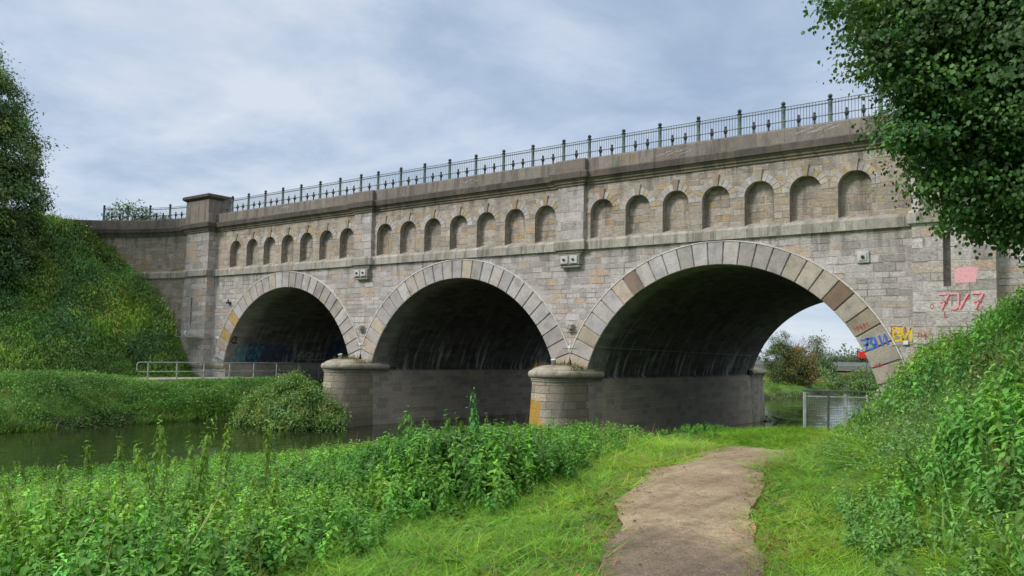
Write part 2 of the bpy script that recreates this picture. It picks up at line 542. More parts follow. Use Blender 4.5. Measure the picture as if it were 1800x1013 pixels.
M = {}
M['wall'] = masonry('rock_faced_masonry_grey', GREY, .25, .60, grime=.8, topz=6.5)
M['attic'] = masonry('rock_faced_masonry_tan', TAN, .24, .52, topz=9.7)
M['niche'] = masonry('niche_masonry', TAN, .27, .6, grime=.9)
M['pilaster'] = masonry('pilaster_masonry', GREY, .37, .9, topz=9.7, grime=.7)
M['wing'] = masonry('wing_masonry', [(p, tuple(.82 * k for k in c)) for p, c in TAN], .3, .6, grime=1.2, topz=9.7)
M['string'] = ashlar('string_course_stone', (.31, .29, .26), (.41, .39, .35), stain=.55, blk=1.0, moss=.25)
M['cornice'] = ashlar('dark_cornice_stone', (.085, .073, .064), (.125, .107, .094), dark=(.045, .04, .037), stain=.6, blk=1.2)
M['moulding'] = ashlar('cornice_moulding_stone', (.15, .13, .10), (.22, .185, .135), dark=(.06, .055, .05), stain=.6, blk=1.2)
M['parapet'] = ashlar('parapet_stone', (.19, .165, .148), (.25, .22, .195), dark=(.09, .078, .07), stain=.6, blk=1.5)
M['ring'] = ashlar('voussoir_stone', 0, 0, attr=True, stain=.28, streak=False, bump=.8, bscale=15)
M['pale_edge'] = plain('pale_limestone_edge', (.55, .53, .48), .85, var=.2)
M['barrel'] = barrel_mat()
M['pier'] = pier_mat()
M['cap'] = ashlar('pier_cap_stone', (.37, .345, .285), (.44, .41, .34), stain=.4, blk=1.6, streak=False, moss=.5)
M['anchor'] = plain('anchor_plate_stone', (.46, .46, .45), .7, var=.15, scale=5, bump=.3)
M['iron'] = plain('rusty_black_iron', (.03, .028, .027), .6, .3)
M['rail_paint'] = plain('grey_green_iron_paint', (.115, .165, .15), .5, .0, var=.25, scale=6)
M['rail_dark'] = plain('dark_iron_finial', (.045, .052, .055), .5, .2, var=.2)
M['rail_bars'] = plain('weathered_rail_bars', (.095, .115, .115), .5, .1, var=.2)
M['galv'] = plain('galvanised_steel', (.38, .40, .41), .5, .25, var=.18, scale=5)
M['galv_dark'] = plain('weathered_steel', (.12, .13, .135), .5, .6, var=.25)
M['glass'] = plain('lamp_glass', (.5, .55, .6), .08, .0, var=.05)
M['concrete'] = plain('weathered_concrete', (.30, .28, .25), .9, var=.25, scale=3, bump=.3)
M['dkconcrete'] = plain('stained_concrete_edge', (.13, .115, .10), .9, var=.3, scale=3, bump=.3)
M['cable'] = plain('pale_cable', (.35, .35, .34), .6)
M['box'] = plain('white_plastic_box', (.7, .7, .68), .5, var=.05)
M['bark'] = plain('bark', (.10, .08, .06), .95, var=.4, scale=6, bump=1.0)
M['bark_pale'] = plain('pale_bark', (.20, .17, .135), .95, var=.3, scale=6, bump=.6)
M['driftwood'] = plain('wet_driftwood', (.035, .03, .026), .6, var=.3)
M['stone_wet'] = plain('wet_stone', (.07, .065, .06), .5, var=.3)
M['red'] = plain('red_sign_paint', (.85, .03, .02), .5, var=.05)
M['leaf'] = leaf_mat('leaf_soft', .30, .5, .35)
M['leaf_gloss'] = leaf_mat('leaf_gloss', .25, .42, .5)
M['leaf_tree'] = leaf_mat('leaf_tree', .25, .5, .4)
M['grassm'] = leaf_mat('grass_blade', .35, .55, .3)
M['litter'] = leaf_mat('dry_leaf', .15, .8, .1)

# ------------------------------------------------------------------ bridge dimensions
L = 13.89                       # from pier to pier
BAYS = [-2.5 * L, -1.5 * L, -.5 * L]
CEN = [-1.5 * L, -.5 * L, .5 * L]
ZC, RI, RA = -0.70, 6.20, 6.33   # intrados: rise radius and half-width radius
DEPTH = 20.6
ZS0, ZS1 = 6.47, 6.93           # string course
PITCH_N, NR, NSP, NB = 1.8, 0.60, 8.13, 6.95
XL0, XL1 = -31.1, -28.46        # left abutment pilaster
XR0, XR1 = 14.35, 16.85         # right abutment pilaster


def arch_profile(c, n=48, z_low=-3.2):
    """left foot -> crown -> right foot of one opening, (x, z)"""
    th0 = math.asin((0.72 - ZC) / RI)
    hw = RA * cos(th0)
    pts = [(c - 5.79, z_low), (c - 5.985, .60), (c - hw, .72)]
    for i in range(1, n):
        th = pi - th0 - (pi - 2 * th0) * i / n
        pts.append((c + RA * cos(th), ZC + RI * sin(th)))
    pts += [(c + hw, .72), (c + 5.985, .60), (c + 5.79, z_low)]
    return pts


def niche_outline(c, n=14):
    pts = [(c - NR, NB), (c + NR, NB)]
    for i in range(n + 1):
        th = pi * i / n
        pts.append((c + NR * cos(th), NSP + NR * sin(th)))
    return pts


NICHES = []
for k in range(3):
    for i in range(7):
        NICHES.append((k - 2) * L + L / 2 + (i - 3) * PITCH_N)

bridge = empty('arched_bridge', (0, 0, 0), 'old three-arched sandstone canal bridge with blind niches spanning the river', 'bridge')

# ---- front wall (one masonry sheet with the openings cut out)
mb = MB()
outer = [(-31.6, -3.2)]
for c in CEN:
    outer += arch_profile(c)
outer += [(26, -3.2), (26, ZS0 + .1), (-31.6, ZS0 + .1)]
mb.poly(outer)
mb.build('spandrel_wall', M['wall'], bridge)
mb = MB()
mb.poly([(-31.6, ZS0 + .1), (26, ZS0 + .1), (26, 10.0), (-31.6, 10.0)], [niche_outline(c) for c in NICHES])
mb.build('attic_wall', M['attic'], bridge)
mb = MB()
mb.poly(outer, fn=lambda a, b: (a, DEPTH, b), flip=True)
mb.box(-45, 40, DEPTH - .02, DEPTH + .35, ZS0 + .1, 10.7)
mb.build('rear_wall', M['wall'], bridge)
mb = MB()
mb.box(-45, 40, .45, DEPTH - .1, 9.2, 10.0)
mb.build('canal_trough', M['dkconcrete'], bridge)

# ---- barrels
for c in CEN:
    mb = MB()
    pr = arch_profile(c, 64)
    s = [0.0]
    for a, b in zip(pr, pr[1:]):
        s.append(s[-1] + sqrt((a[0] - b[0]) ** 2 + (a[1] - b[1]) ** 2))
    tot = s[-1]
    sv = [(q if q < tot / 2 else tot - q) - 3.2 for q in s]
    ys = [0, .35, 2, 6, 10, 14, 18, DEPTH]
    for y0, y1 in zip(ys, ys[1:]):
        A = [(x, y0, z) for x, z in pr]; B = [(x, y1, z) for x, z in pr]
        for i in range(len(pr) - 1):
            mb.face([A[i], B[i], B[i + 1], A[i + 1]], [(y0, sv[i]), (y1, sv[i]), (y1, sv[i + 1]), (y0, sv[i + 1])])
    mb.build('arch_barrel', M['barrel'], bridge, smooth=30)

# ---- voussoir rings
VPAL = [(0.446, 0.419, 0.413), (0.426, 0.394, 0.374), (0.475, 0.453, 0.451), (0.416, 0.369, 0.33), (0.446, 0.379, 0.308), (0.465, 0.438, 0.44), (0.386, 0.355, 0.347), (0.426, 0.404, 0.407)]


def ring_block(mb, c, t0, t1, rin, rout, y0, y1, gap, bev=.02, squash=1.0):
    """one wedge stone; t in radians, rin/rout functions of angle"""
    n = 4
    def pt(t, r, y):
        return (c[0] + r * cos(t), y, c[1] + r * sin(t) * squash)
    rm = (rin(t0) + rout(t0)) / 2
    g = gap / rm / 2
    a, b = t0 + g, t1 - g
    ts = [a + (b - a) * i / n for i in range(n + 1)]
    gi = bev / rm
    ti = [a + gi + (b - a - 2 * gi) * i / n for i in range(n + 1)]
    outF = [pt(t, rout(t) - bev, y1) for t in ti]; inF = [pt(t, rin(t) + bev, y1) for t in ti]
    outB = [pt(t, rout(t), y1 + bev) for t in ts]; inB = [pt(t, rin(t), y1 + bev) for t in ts]
    outZ = [pt(t, rout(t), y0) for t in ts]; inZ = [pt(t, rin(t), y0) for t in ts]
    mb.strip(outF, inF); mb.strip(outB, outF); mb.strip(inF, inB); mb.strip(outZ, outB); mb.strip(inB, inZ)
    mb.face([inB[0], inF[0], outF[0], outB[0]]); mb.face([inZ[0], inB[0], outB[0], outZ[0]])
    mb.face([outB[-1], outF[-1], inF[-1], inB[-1]]); mb.face([outZ[-1], outB[-1], inB[-1], inZ[-1]])


RO_A, RO_B = 7.36, 7.10
def r_out(t):
    return 1 / sqrt((cos(t) / RO_A) ** 2 + (sin(t) / RO_B) ** 2)


NV = 27
for kb, c in enumerate(CEN):
    mb, me = MB(), MB()
    th0 = math.asin((0.80 - ZC) / RI)
    tA = [th0 + (pi - 2 * th0) * i / NV for i in range(NV + 1)]
    for i in range(NV):
        col = random.choice(VPAL)
        f = random.uniform(.85, 1.12)
        if kb == 2 and i in (19, 5): col = (.27, .20, .165)
        if kb == 0 and i in (24, 22): col = (.47, .33, .15)
        if kb == 2 and i < 9: f *= .86; col = (col[0], col[1] * .95, col[2] * .82)
        mb.col = tuple(f * q for q in col)
        ring_block(mb, (c, ZC), tA[i], tA[i + 1], lambda t: 1 / sqrt((cos(t) / RA) ** 2 + (sin(t) / RI) ** 2) - .025, r_out, .02, -.07, .045, .022)
    mb.build('arch_ring', M['ring'], bridge)
    # thin raised label along the back of the ring
    n = 96
    prev = None
    A, B, C_, D = [], [], [], []
    for i in range(n + 1):
        t = th0 * 1.22 + (pi - 2.44 * th0) * i / n
        ro = r_out(t) + .008
        for lst, r, y in ((A, ro, .01), (B, ro, -.085), (C_, ro + .05, -.085), (D, ro + .05, .01)):
            lst.append((c + r * cos(t), y, ZC + r * sin(t)))
    me.strip(B, A); me.strip(C_, B); me.strip(D, C_)
    me.build('ring_label_moulding', M['pale_edge'], bridge, merge=True)

# ---- blind niches
for k, c in enumerate(NICHES):
    nd = .36
    mb = MB()
    ol = niche_outline(c, 16)
    # back wall, reveals, sloping sill
    mb.poly([(x, z if z > NB + .01 else NB + .14) for x, z in ol], fn=lambda a, b: (a, nd, b))
    rev = ol[1:] + [ol[0]]
    A = [(x, 0, z) for x, z in rev]
    B = [(x, nd, z if z > NB + .01 else NB + .14) for x, z in rev]
    dist = [0]
    for a, b in zip(rev, rev[1:]):
        dist.append(dist[-1] + sqrt((a[0] - b[0]) ** 2 + (a[1] - b[1]) ** 2))
    mb.strip(A, B, [(0, NB + q) for q in dist], [(nd, NB + q) for q in dist])
    nch = mb.build('blind_niche', M['niche'], bridge)
    s = MB()
    s.face([(c - NR, -.02, NB + .012), (c + NR, -.02, NB + .012), (c + NR, nd, NB + .155), (c - NR, nd, NB + .155)])
    s.build('sill', M['string'], nch)
    mv = MB()
    N = 11
    for i in range(N):
        f = random.uniform(.88, 1.1)
        mv.col = tuple(f * q for q in random.choice(VPAL + [(.42, .335, .215), (.40, .31, .19)]))
        ring_block(mv, (c, NSP), pi * i / N + .0, pi * (i + 1) / N, lambda t: NR, lambda t: .895, .01, -.018, .014, .008)
    mv.build('niche_arch', M['ring'], nch)
    mk = MB()
    mk.col = random.choice([(.30, .22, .16), (.34, .27, .19), (.28, .225, .18), (.36, .31, .25)])
    i = N // 2
    ring_block(mk, (c, NSP), pi * i / N - .01, pi * (i + 1) / N + .01, lambda t: NR - .03, lambda t: 1.06, .01, -.07, .0, .015)
    mk.build('keystone', M['ring'], nch)

# ---- plan line of the front (outward = right of travel towards +X)
WING = [(-40.6, -5.0), (-39.4, -3.75), (-38.2, -2.75), (-36.8, -1.85), (-35, -1.0), (-33, -.45), (XL0, -.22)]
def front_path(pil=.22, wing=True):
    p = list(WING) if wing else [(XL0, -.22)]
    p += [(XL0, -.62), (XL1, -.62), (XL1, 0)]
    for c in (-L, 0):
        p += [(c - .70, 0), (c - .70, -pil), (c + .70, -pil), (c + .70, 0)]
    p += [(XR0, 0), (XR0, -.60), (XR1, -.60), (XR1, .02), (26, .02)]
    return p


FP = front_path()
mb = MB()
mb.sweep(FP, [(-.05, ZS0), (.13, ZS0), (.13, ZS0 + .36), (.02, ZS1 + .03), (-.05, ZS1 + .03)])
mb.build('string_course', M['string'], bridge)
mb = MB()
mb.sweep(FP, [(-.05, 9.42), (.07, 9.44), (.07, 9.52), (.14, 9.56), (.14, 9.62), (.22, 9.70), (.22, 9.73), (-.05, 9.73)])
mb.build('cornice_moulding', M['moulding'], bridge)
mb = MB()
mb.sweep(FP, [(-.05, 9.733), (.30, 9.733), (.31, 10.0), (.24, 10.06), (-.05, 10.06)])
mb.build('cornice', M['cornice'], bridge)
mb = MB()
mb.sweep(FP, [(.10, 10.05), (.10, 10.62), (.07, 10.66), (-.42, 10.66), (-.42, 10.0)])
mb.build('parapet', M['parapet'], bridge)
mb = MB()
mb.sweep(WING + [(XL0 + .4, -.22)], [(0, -1.0), (0, 9.5)], caps=False)
mb.build('wing_wall', M['wing'], bridge)
# attic pilasters over the piers
for c in (-L, 0):
    mb = MB()
    mb.box(c - .70, c + .70, -.22, .02, ZS1 - .05, 9.5)
    mb.build('attic_pilaster', M['pilaster'], bridge)
    # corbel block with two anchor plates
    mb = MB()
    for z0, z1, hw, y in ((6.33, 6.468, .66, -.24), (6.24, 6.328, .60, -.19)):
        mb.bbox(c - hw, c + hw, y, .02, z0, z1, .02)
    mb.bbox(c - .50, c + .52, -.24, .02, 5.66, 5.80, .03)
    mb.box(c - .52, c + .55, -.30, .02, 5.803, 6.237)
    cb = mb.build('anchor_corbel', M['string'], bridge)
    for dx in (-.24, .26):
        mp = MB()
        mp.bbox(c + dx - .20, c + dx + .20, -.345, -.303, 5.84, 6.2, .012)
        pl = mp.build('anchor_plate', M['anchor'], cb)
        b = MB()
        b.bbox(c + dx - .05, c + dx + .05, -.42, -.347, 5.97, 6.07, .015)
        b.build('bolt', M['iron'], pl)
    # small stone boss above the cutwater
    mb = MB()
    for x0, x1, y, z0, z1 in ((-.16, -.03, -.2, 2.86, 3.04), (-.02, .2, -.3, 2.84, 3.08), (-.1, .14, -.18, 2.7, 2.835)):
        mb.bbox(c + x0, c + x1, y, .02, z0, z1, .035)
    mb.build('stone_bracket', M['string'], bridge)
    # cable box where the rings meet
    mb = MB()
    mb.bbox(c - .06, c + .06, -.15, -.088, 1.98, 2.1, .01)
    jb = mb.build('junction_box', M['box'], bridge)
    mb = MB()
    mb.tube([(c, -.10, 2.0), (c, -.11, 1.35)], .013, 5)
    mb.tube([(c - .4, -.10, 2.0), (c + .4, -.10, 2.0)], .011, 5)
    mb.build('cable', M['cable'], jb)


def wall_plate(x, z, y=0.0, s=.21):
    mp = MB()
    mp.bbox(x - s, x + s, y - .09, y + .01, z - s, z + s, .02)
    mp.bbox(x - s + .07, x + s - .07, y - .125, y - .092, z - s + .07, z + s - .07, .012)
    pl = mp.build('anchor_plate', M['anchor'], bridge)
    b = MB()
    b.bbox(x - .05, x + .05, y - .2, y - .128, z - .05, z + .05, .015)
    b.build('bolt', M['iron'], pl)


wall_plate(12.62, 5.46)
wall_plate(17.62, 5.1, .0)
mb = MB()
mb.bbox(-26.75, -26.45, -.22, .02, 4.58, 4.68, .01)
mb.tube([(-26.6, -.14, 4.68), (-26.6, -.14, 4.85)], .05, 8)
mb.build('lamp_mount', M['iron'], bridge)

# abutment pilasters with a slit
for x0, x1, sx, sw, z0, z1, bat in ((XL0, XL1, -30.15, .10, 3.25, 5.05, .3), (XR0, XR1, 15.42, .12, 4.25, 6.1, 0)):
    mb = MB()
    Y = -.60
    slot = [(sx - sw, z0), (sx + sw, z0), (sx + sw, z1), (sx - sw, z1)]
    mb.poly([(x0 - bat, -3.2), (x1, -3.2), (x1, 9.5), (x0, 9.5)], [slot], fn=lambda a, b: (a, Y, b))
    for (xa, xb) in ((x0, x0 - bat), (x1, x1)):
        q = [(xa, Y, 9.5), (xa, .03, 9.5), (xb, .03, -3.2), (xb, Y, -3.2)]
        mb.face(q if xa == x0 else q[::-1], [(a[1] + 3, a[2]) for a in (q if xa == x0 else q[::-1])])
    rv = slot + slot[:1]
    mb.strip([(x, Y, z) for x, z in rv], [(x, Y + .4, z) for x, z in rv])
    mb.face([(x, Y + .4, z) for x, z in slot])
    mb.build('abutment_pilaster', M['pilaster'], bridge)
    if x0 > 0:
        continue
    # pedestal on the parapet
    mb = MB()
    mb.bbox(x0 - .02, x1 + .04, -.74, 1.05, 10.0, 11.62, .02)
    pd = mb.build('pedestal', M['parapet'], bridge)
    mb = MB()
    mb.sweep([(x0 - .02, 1.05), (x0 - .02, -.74), (x1 + .04, -.74), (x1 + .04, 1.05)], [(0, 11.62), (.10, 11.68), (.20, 11.76), (.20, 11.92), (.1, 11.98), (0, 11.98)], caps=True)
    mb.box(x0, x1, -.72, 1.05, 11.6, 11.985)
    mb.build('pedestal_cap', M['cornice'], pd)

# piers: rounded cutwater with a domed cap
def stadium(hw, cy, back, n=20):
    pts = [(hw - .25, back + .06), (hw, back)]
    for i in range(n + 1):
        th = -pi * i / n
        pts.append((hw * cos(th), -cy + hw * sin(th)))
    pts += [(-hw, back), (-hw + .25, back + .06)]
    return pts


def loft(mb, rings):
    for A, B in zip(rings, rings[1:]):
        s = 0
        for i in range(len(A) - 1):
            d = (Vector(A[i + 1]) - Vector(A[i])).length
            mb.face([A[i + 1], A[i], B[i], B[i + 1]], [(s + d, A[i][2]), (s, A[i][2]), (s, B[i][2]), (s + d, B[i][2])])
            s += d


CY = 1.36
for c in (-L, 0):
    pier = empty('pier', (c, 0, 0))
    pier.parent = bridge
    mb = MB()
    rings = []
    for z, hw in ((-3.2, 1.145), (-1.8, 1.08), (-.6, 1.01), (.5, .95), (.50, .99), (.57, 1.0), (.60, 1.03), (.64, 1.03)):
        rings.append([(x, y, z) for x, y in stadium(hw, CY, 1.08)])
    loft(mb, rings)
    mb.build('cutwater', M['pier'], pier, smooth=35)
    mb = MB()
    rings = []
    prof = [(1.0, .642)] + [(.99 + .155 * sin(a), .812 - .17 * cos(a)) for a in [pi * i / 8 for i in range(9)]] + [(.97, .985), (.96, 1.02), (.84, 1.09), (.66, 1.15), (.42, 1.20), (.2, 1.22)]
    for hw, z in prof:
        rings.append([(x, y, z) for x, y in stadium(hw, CY, 1.1 if hw > .985 else min(.9, .02 + .6 * hw))])
    loft(mb, rings)
    mb.face([p for p in rings[-1]])
    for k in range(0, 2):
        A = [r[0] for r in rings]; B = [r[-1] for r in rings]
    mb.face(A + B[::-1])
    mb.build('pier_cap', M['cap'], pier, smooth=45)
    # the same rounded end downstream
    mb = MB()
    rings = []
    for z, hw in ((-3.2, 1.16), (.5, .97), (.50, 1.0), (.64, 1.03), (.70, 1.12), (.80, 1.16), (.9, 1.12), (1.05, .9), (1.22, .2)):
        rings.append([(-x, DEPTH - y, z) for x, y in stadium(hw, CY, .75)])
    loft(mb, rings)
    mb.build('downstream_cutwater', M['cap'], pier, smooth=35)

# cable on the right spring and along the third barrel
mb = MB()
mb.bbox(13.93, 14.09, -.10, -.02, 2.28, 2.42, .01)
jb = mb.build('junction_box', M['box'], bridge)
mb = MB()
mb.tube([(13.55, -.1, 2.25), (13.95, -.08, 2.33)], .014, 5)
mb.tube([(14.05, -.05, 2.33), (14.33, -.05, 2.33), (14.36, -.64, 2.33), (15.6, -.64, 2.33)], .012, 5)
mb.build('cable', M['cable'], jb)
mb = MB()
xi = CEN[2] - RA * sqrt(1 - ((2.05 - ZC) / RI) ** 2) + .03
mb.tube([(xi - .1, -.10, 2.02), (xi, .1, 2.05), (xi + .02, 8, 1.98), (xi + .02, 19, 1.9)], .016, 5)
mb.build('cable', M['cable'], bridge)
# conduit on the left abutment
mb = MB()
mb.tube([(-31.2, -.64, 2.35), (-28.44, -.64, 2.35), (-28.42, -.04, 2.35), (-27.75, -.03, 2.35)], .016, 5)
mb.tube([(-27.9, -.03, 2.35), (-27.9, -.03, .4)], .014, 5)
mb.build('conduit', M['cable'], bridge)
mb = MB()
mb.bbox(-27.8, -27.6, -.1, .0, 2.25, 2.43, .01)
mb.build('junction_box', M['box'], bridge)
# ledge along the left springing
mb = MB()
mb.sweep([(XL0 - .3, -.60), (XL1, -.60), (XL1, 0), (-26.98, 0), (-26.98, DEPTH)], [(-.02, .30), (.06, .34), (.14, .52), (.14, .66), (-.02, .70)])
mb.build('springing_ledge', M['cap'], bridge)

# ------------------------------------------------------------------ graffiti (stroke ribbons just proud of the stone)
def strokes(lines, fn, w, name, matl, parent=bridge):
    mb = MB()
    for ln in lines:
        P = [Vector(p) for p in ln]
        n = len(P)
        Lp, Rp = [], []
        for i, p in enumerate(P):
            d = (P[min(i + 1, n - 1)] - P[max(i - 1, 0)])
            d = d.normalized() if d.length > 1e-9 else Vector((1, 0))
            nn = Vector((-d.y, d.x)) * w * .68 * random.uniform(.85, 1.12)
            Lp.append(p + nn); Rp.append(p - nn)
        for i in range(n - 1):
            mb.face([fn(*Rp[i]), fn(*Rp[i + 1]), fn(*Lp[i + 1]), fn(*Lp[i])], [(0, -1), (1, -1), (1, 1), (0, 1)])
    return mb.build(name, matl, parent)


GLY = {
 '7': [[(0, 1), (.7, 1), (.25, 0)], [(.12, .5), (.6, .5)]],
 'J': [[(0, 1), (.6, 1), (.6, .15), (.4, 0), (.1, .05)]],
 'I': [[(.3, 0), (.3, 1)]],
 '/': [[(0, 0), (.5, 1)]],
 '1': [[(0, .72), (.3, 1), (.3, 0)]],
 '3': [[(.05, 1), (.6, .95), (.3, .55), (.65, .3), (.4, 0), (0, .08)]],
 'B': [[(.05, 0), (.05, 1)], [(.05, 1), (.5, .95), (.55, .65), (.1, .52)], [(.1, .52), (.65, .42), (.6, .08), (.05, 0)]],
 'N': [[(.0, 1), (.05, 0)], [(.05, .05), (.65, 1)], [(.65, 1), (.62, 0)]],
 'C': [[(.65, .9), (.3, 1), (.02, .6), (.05, .2), (.35, 0), (.7, .1)]],
 'L': [[(.05, 1), (.05, 0), (.6, .05)]],
 'E': [[(.6, 1), (.05, 1), (.05, 0), (.6, 0)], [(.05, .52), (.5, .52)]],
 'V': [[(0, 1), (.3, 0), (.6, 1)]],
 'H': [[(.05, 0), (.05, 1)], [(.6, 0), (.6, 1)], [(.05, .5), (.6, .5)]],
 'F': [[(.05, 0), (.05, 1), (.6, 1)], [(.05, .55), (.45, .55)]],
 'O': [[(.3, 1), (.6, .7), (.6, .3), (.3, 0), (.02, .3), (.02, .7), (.3, 1)]],
 'S': [[(.6, .9), (.3, 1), (.05, .75), (.55, .35), (.35, 0), (0, .1)]],
 'T': [[(0, 1), (.65, 1)], [(.32, 1), (.32, 0)]],
 'A': [[(0, 0), (.3, 1), (.6, 0)], [(.12, .4), (.48, .4)]],
 'R': [[(.05, 0), (.05, 1), (.55, .9), (.5, .55), (.05, .5), (.6, 0)]],
 'M': [[(0, 0), (.08, 1), (.35, .3), (.62, 1), (.7, 0)]],
 'K': [[(.05, 0), (.05, 1)], [(.55, 1), (.08, .5), (.6, 0)]],
 'U': [[(0, 1), (.05, .15), (.3, 0), (.55, .15), (.6, 1)]],
}


def word(txt, x, z, h, fn, w, name, matl, sp=.82, rot=0.0, slant=0.0):
    ls = []
    for i, ch in enumerate(txt):
        for st in GLY.get(ch, []):
            pts = []
            for j in range(len(st) - 1):
                for q in range(4):
                    f = q / 4
                    pts.append((st[j][0] * (1 - f) + st[j + 1][0] * f, st[j][1] * (1 - f) + st[j + 1][1] * f))
            pts.append(st[-1])
            out = []
            for a, b in pts:
                u = (i * sp + a * .92) * h + b * h * slant + random.uniform(-.012, .012) * h
                v = b * h + random.uniform(-.012, .012) * h
                out.append((x + u * cos(rot) - v * sin(rot), z + u * sin(rot) + v * cos(rot)))
            ls.append(out)
    return strokes(ls, fn, w, name, matl)


wallp = lambda y: (lambda a, b: (a, y, b))
P_pink, P_red = paint('pink_spray', (.80, .40, .45), .95), paint('red_spray', (.45, .06, .05), .6)
P_yel, P_blue = paint('yellow_spray', (.80, .58, .01), .93), paint('blue_spray', (.03, .16, .55), .85)
P_white, P_black = paint('white_spray', (.62, .62, .6), .7), paint('black_spray', (.02, .02, .02), .85)
P_green, P_purple, P_cyan = paint('green_spray', (.05, .28, .14), .6), paint('purple_spray', (.14, .05, .2), .6), paint('cyan_spray', (.05, .3, .42), .7)
P_ochre = paint('ochre_spray', (.40, .27, .05), .6)
YP = -.607
word('7J/7', 15.14, 3.45, .52, wallp(YP - .004), .075, 'graffiti', P_red, .64, 0, .05)
word('7J/7', 15.10, 3.48, .52, wallp(YP - .009), .055, 'graffiti', P_pink, .64, 0, .05)
word('O', 14.9, 3.5, .16, wallp(YP), .035, 'graffiti', P_red); word('O', 16.35, 3.55, .18, wallp(YP), .035, 'graffiti', P_pink)
word('L', 15.32, 3.2, .2, wallp(YP), .05, 'graffiti', P_red, .8)
mb = MB()
mb.face([(15.66, YP, 4.36), (16.26, YP, 4.36), (16.34, YP, 4.84), (16.0, YP, 4.92), (15.63, YP, 4.80)], [(0, 0)] * 5)
mb.build('graffiti', P_pink, bridge)
word('BN', 13.58, 2.40, .48, wallp(-.007), .07, 'graffiti', P_yel, .64)
word('FTA', 13.52, 2.62, .30, wallp(-.004), .05, 'graffiti', P_red, .62)
word('TMRT', 14.45, 2.45, .22, wallp(YP), .025, 'graffiti', P_red, .64)
ga = radians(17)
word('73III', 12.62, 2.03, .40, wallp(-.078), .085, 'graffiti', P_blue, .46, ga)
word('IIVI', 12.86, 2.10, .33, wallp(-.075), .035, 'graffiti', P_red, .55, ga)
word('MMNM', 12.34, 2.72, .2, wallp(-.076), .03, 'graffiti', P_red, .62, radians(22))
word('VNM', 12.96, 1.42, .16, wallp(-.076), .03, 'graffiti', P_red, .62, radians(8))
word('OSCO', 13.12, .84, .28, wallp(-.012), .09, 'graffiti', P_white, .6)
word('ILF', 2.02, 10.16, .34, wallp(-.112), .02, 'graffiti', P_green, .62)
word('HFTOF', 1.55 + .95, 10.14, .36, wallp(-.1135), .022, 'graffiti', P_ochre, .42)
for sx, sz, n_ in ((-6.6, 10.33, 3), (4.3, 10.30, 6), (10.2, 10.38, 6), (-21.5, 10.4, 3)):
    strokes([[(sx + q * .22 + .5 * f + random.uniform(-.03, .03), sz + .05 * sin(q * 2.1) + .12 * f + random.uniform(-.04, .04)) for f in (0, .25, .5, .75, 1)] for q in range(n_)], wallp(-.1125), .02, 'scratched_marking', P_white)
# under the first arch: painted along the springing wall
def inner(k):
    c = CEN[k]
    def fn(a, b):
        zz = max(b, .74)
        return (c - RA * sqrt(1 - ((zz - ZC) / RI) ** 2) + .018, a, b)
    return fn


I0 = inner(0)
P_blue2 = paint('faded_blue_spray', (.045, .11, .24), .62)

word('CL', .15, 2.0, .42, I0, .09, 'graffiti', P_black, .62)
word('SENE', .55, .85, .95, I0, .17, 'graffiti', P_cyan, .6)
word('BOIOH', 1.6, .85, 1.15, I0, .26, 'graffiti', P_blue2, .62)
word('NEVERLESS', 5.6, .95, .5, I0, .06, 'graffiti', P_white, .62)
word('ROBOMI', 8.6, .8, 1.5, I0, .32, 'graffiti', P_blue2, .6)
word('VOEO', 10.5, .8, 1.4, I0, .22, 'graffiti', P_purple, .6)
word('HVEA', 13.5, 1.0, 1.6, I0, .24, 'graffiti', P_cyan, .6)
word('SC', -27.63, 1.35, .36, wallp(-.08), .03, 'graffiti', P_black, .55, radians(-25))
word('SENN', -27.86, 1.15, .34, wallp(-.011), .06, 'graffiti', P_green, .62, radians(-12))
word('TLHU', -27.8, .75, .34, wallp(-.012), .04, 'graffiti', P_cyan, .6)
word('AHI', XL1 - 0.62, .85, .35, lambda a, b: (XL1 + .008, a - XL1, b), .03, 'graffiti', P_white, .6)

# ------------------------------------------------------------------ railings
def post_mesh():
    mb = MB()
    mb.lathe([(.105, 0), (.105, .06), (.085, .08), (.082, .32), (.102, .33), (.102, .37), (.078, .39), (.07, .80), (.082, .82), (.082, .86), (.066, .88), (.066, .90)], k=10)
    return mb


def ball_mesh():
    mb = MB()
    mb.lathe([(.04, .88), (.04, .905), (.105, .92), (.11, .945), (.05, .975), (.042, .99)] + [(.088 * sin(a) + .0, 1.065 - .088 * cos(a)) for a in [pi * (i + .6) / 8 for i in range(8)]], k=10)
    return mb


def finial_mesh():
    mb = MB()
    mb.lathe([(.06, 0), (.06, .03), (.034, .06), (.03, .2), (.06, .24), (.088, .29), (.088, .35), (.06, .41), (.03, .44), (.045, .47), (.04, .51), (.01, .54)], k=8)
    return mb


def panel_mesh(w):
    mb = MB()
    hw = w / 2 - .07
    mb.box(-w / 2 + .04, w / 2 - .04, -.018, .018, .785, .825)
    mb.box(-w / 2 + .04, w / 2 - .04, -.015, .015, .33, .362)
    n = max(6, int(round(2 * hw / .118)))
    fr = [(-hw, 0, .06), (-hw, 0, .86), (-hw + .03, 0, .905), (-hw + .07, 0, .92), (hw - .07, 0, .92), (hw - .03, 0, .905), (hw, 0, .86), (hw, 0, .06)]
    mb.tube(fr, .014, 4, True)
    mb.tube([(-hw, 0, .06), (hw, 0, .06)], .009, 4)
    for i in range(1, n):
        x = -hw + 2 * hw * i / n
        mb.tube([(x, 0, .06), (x, 0, .92)], .0105, 4, False)
    return mb


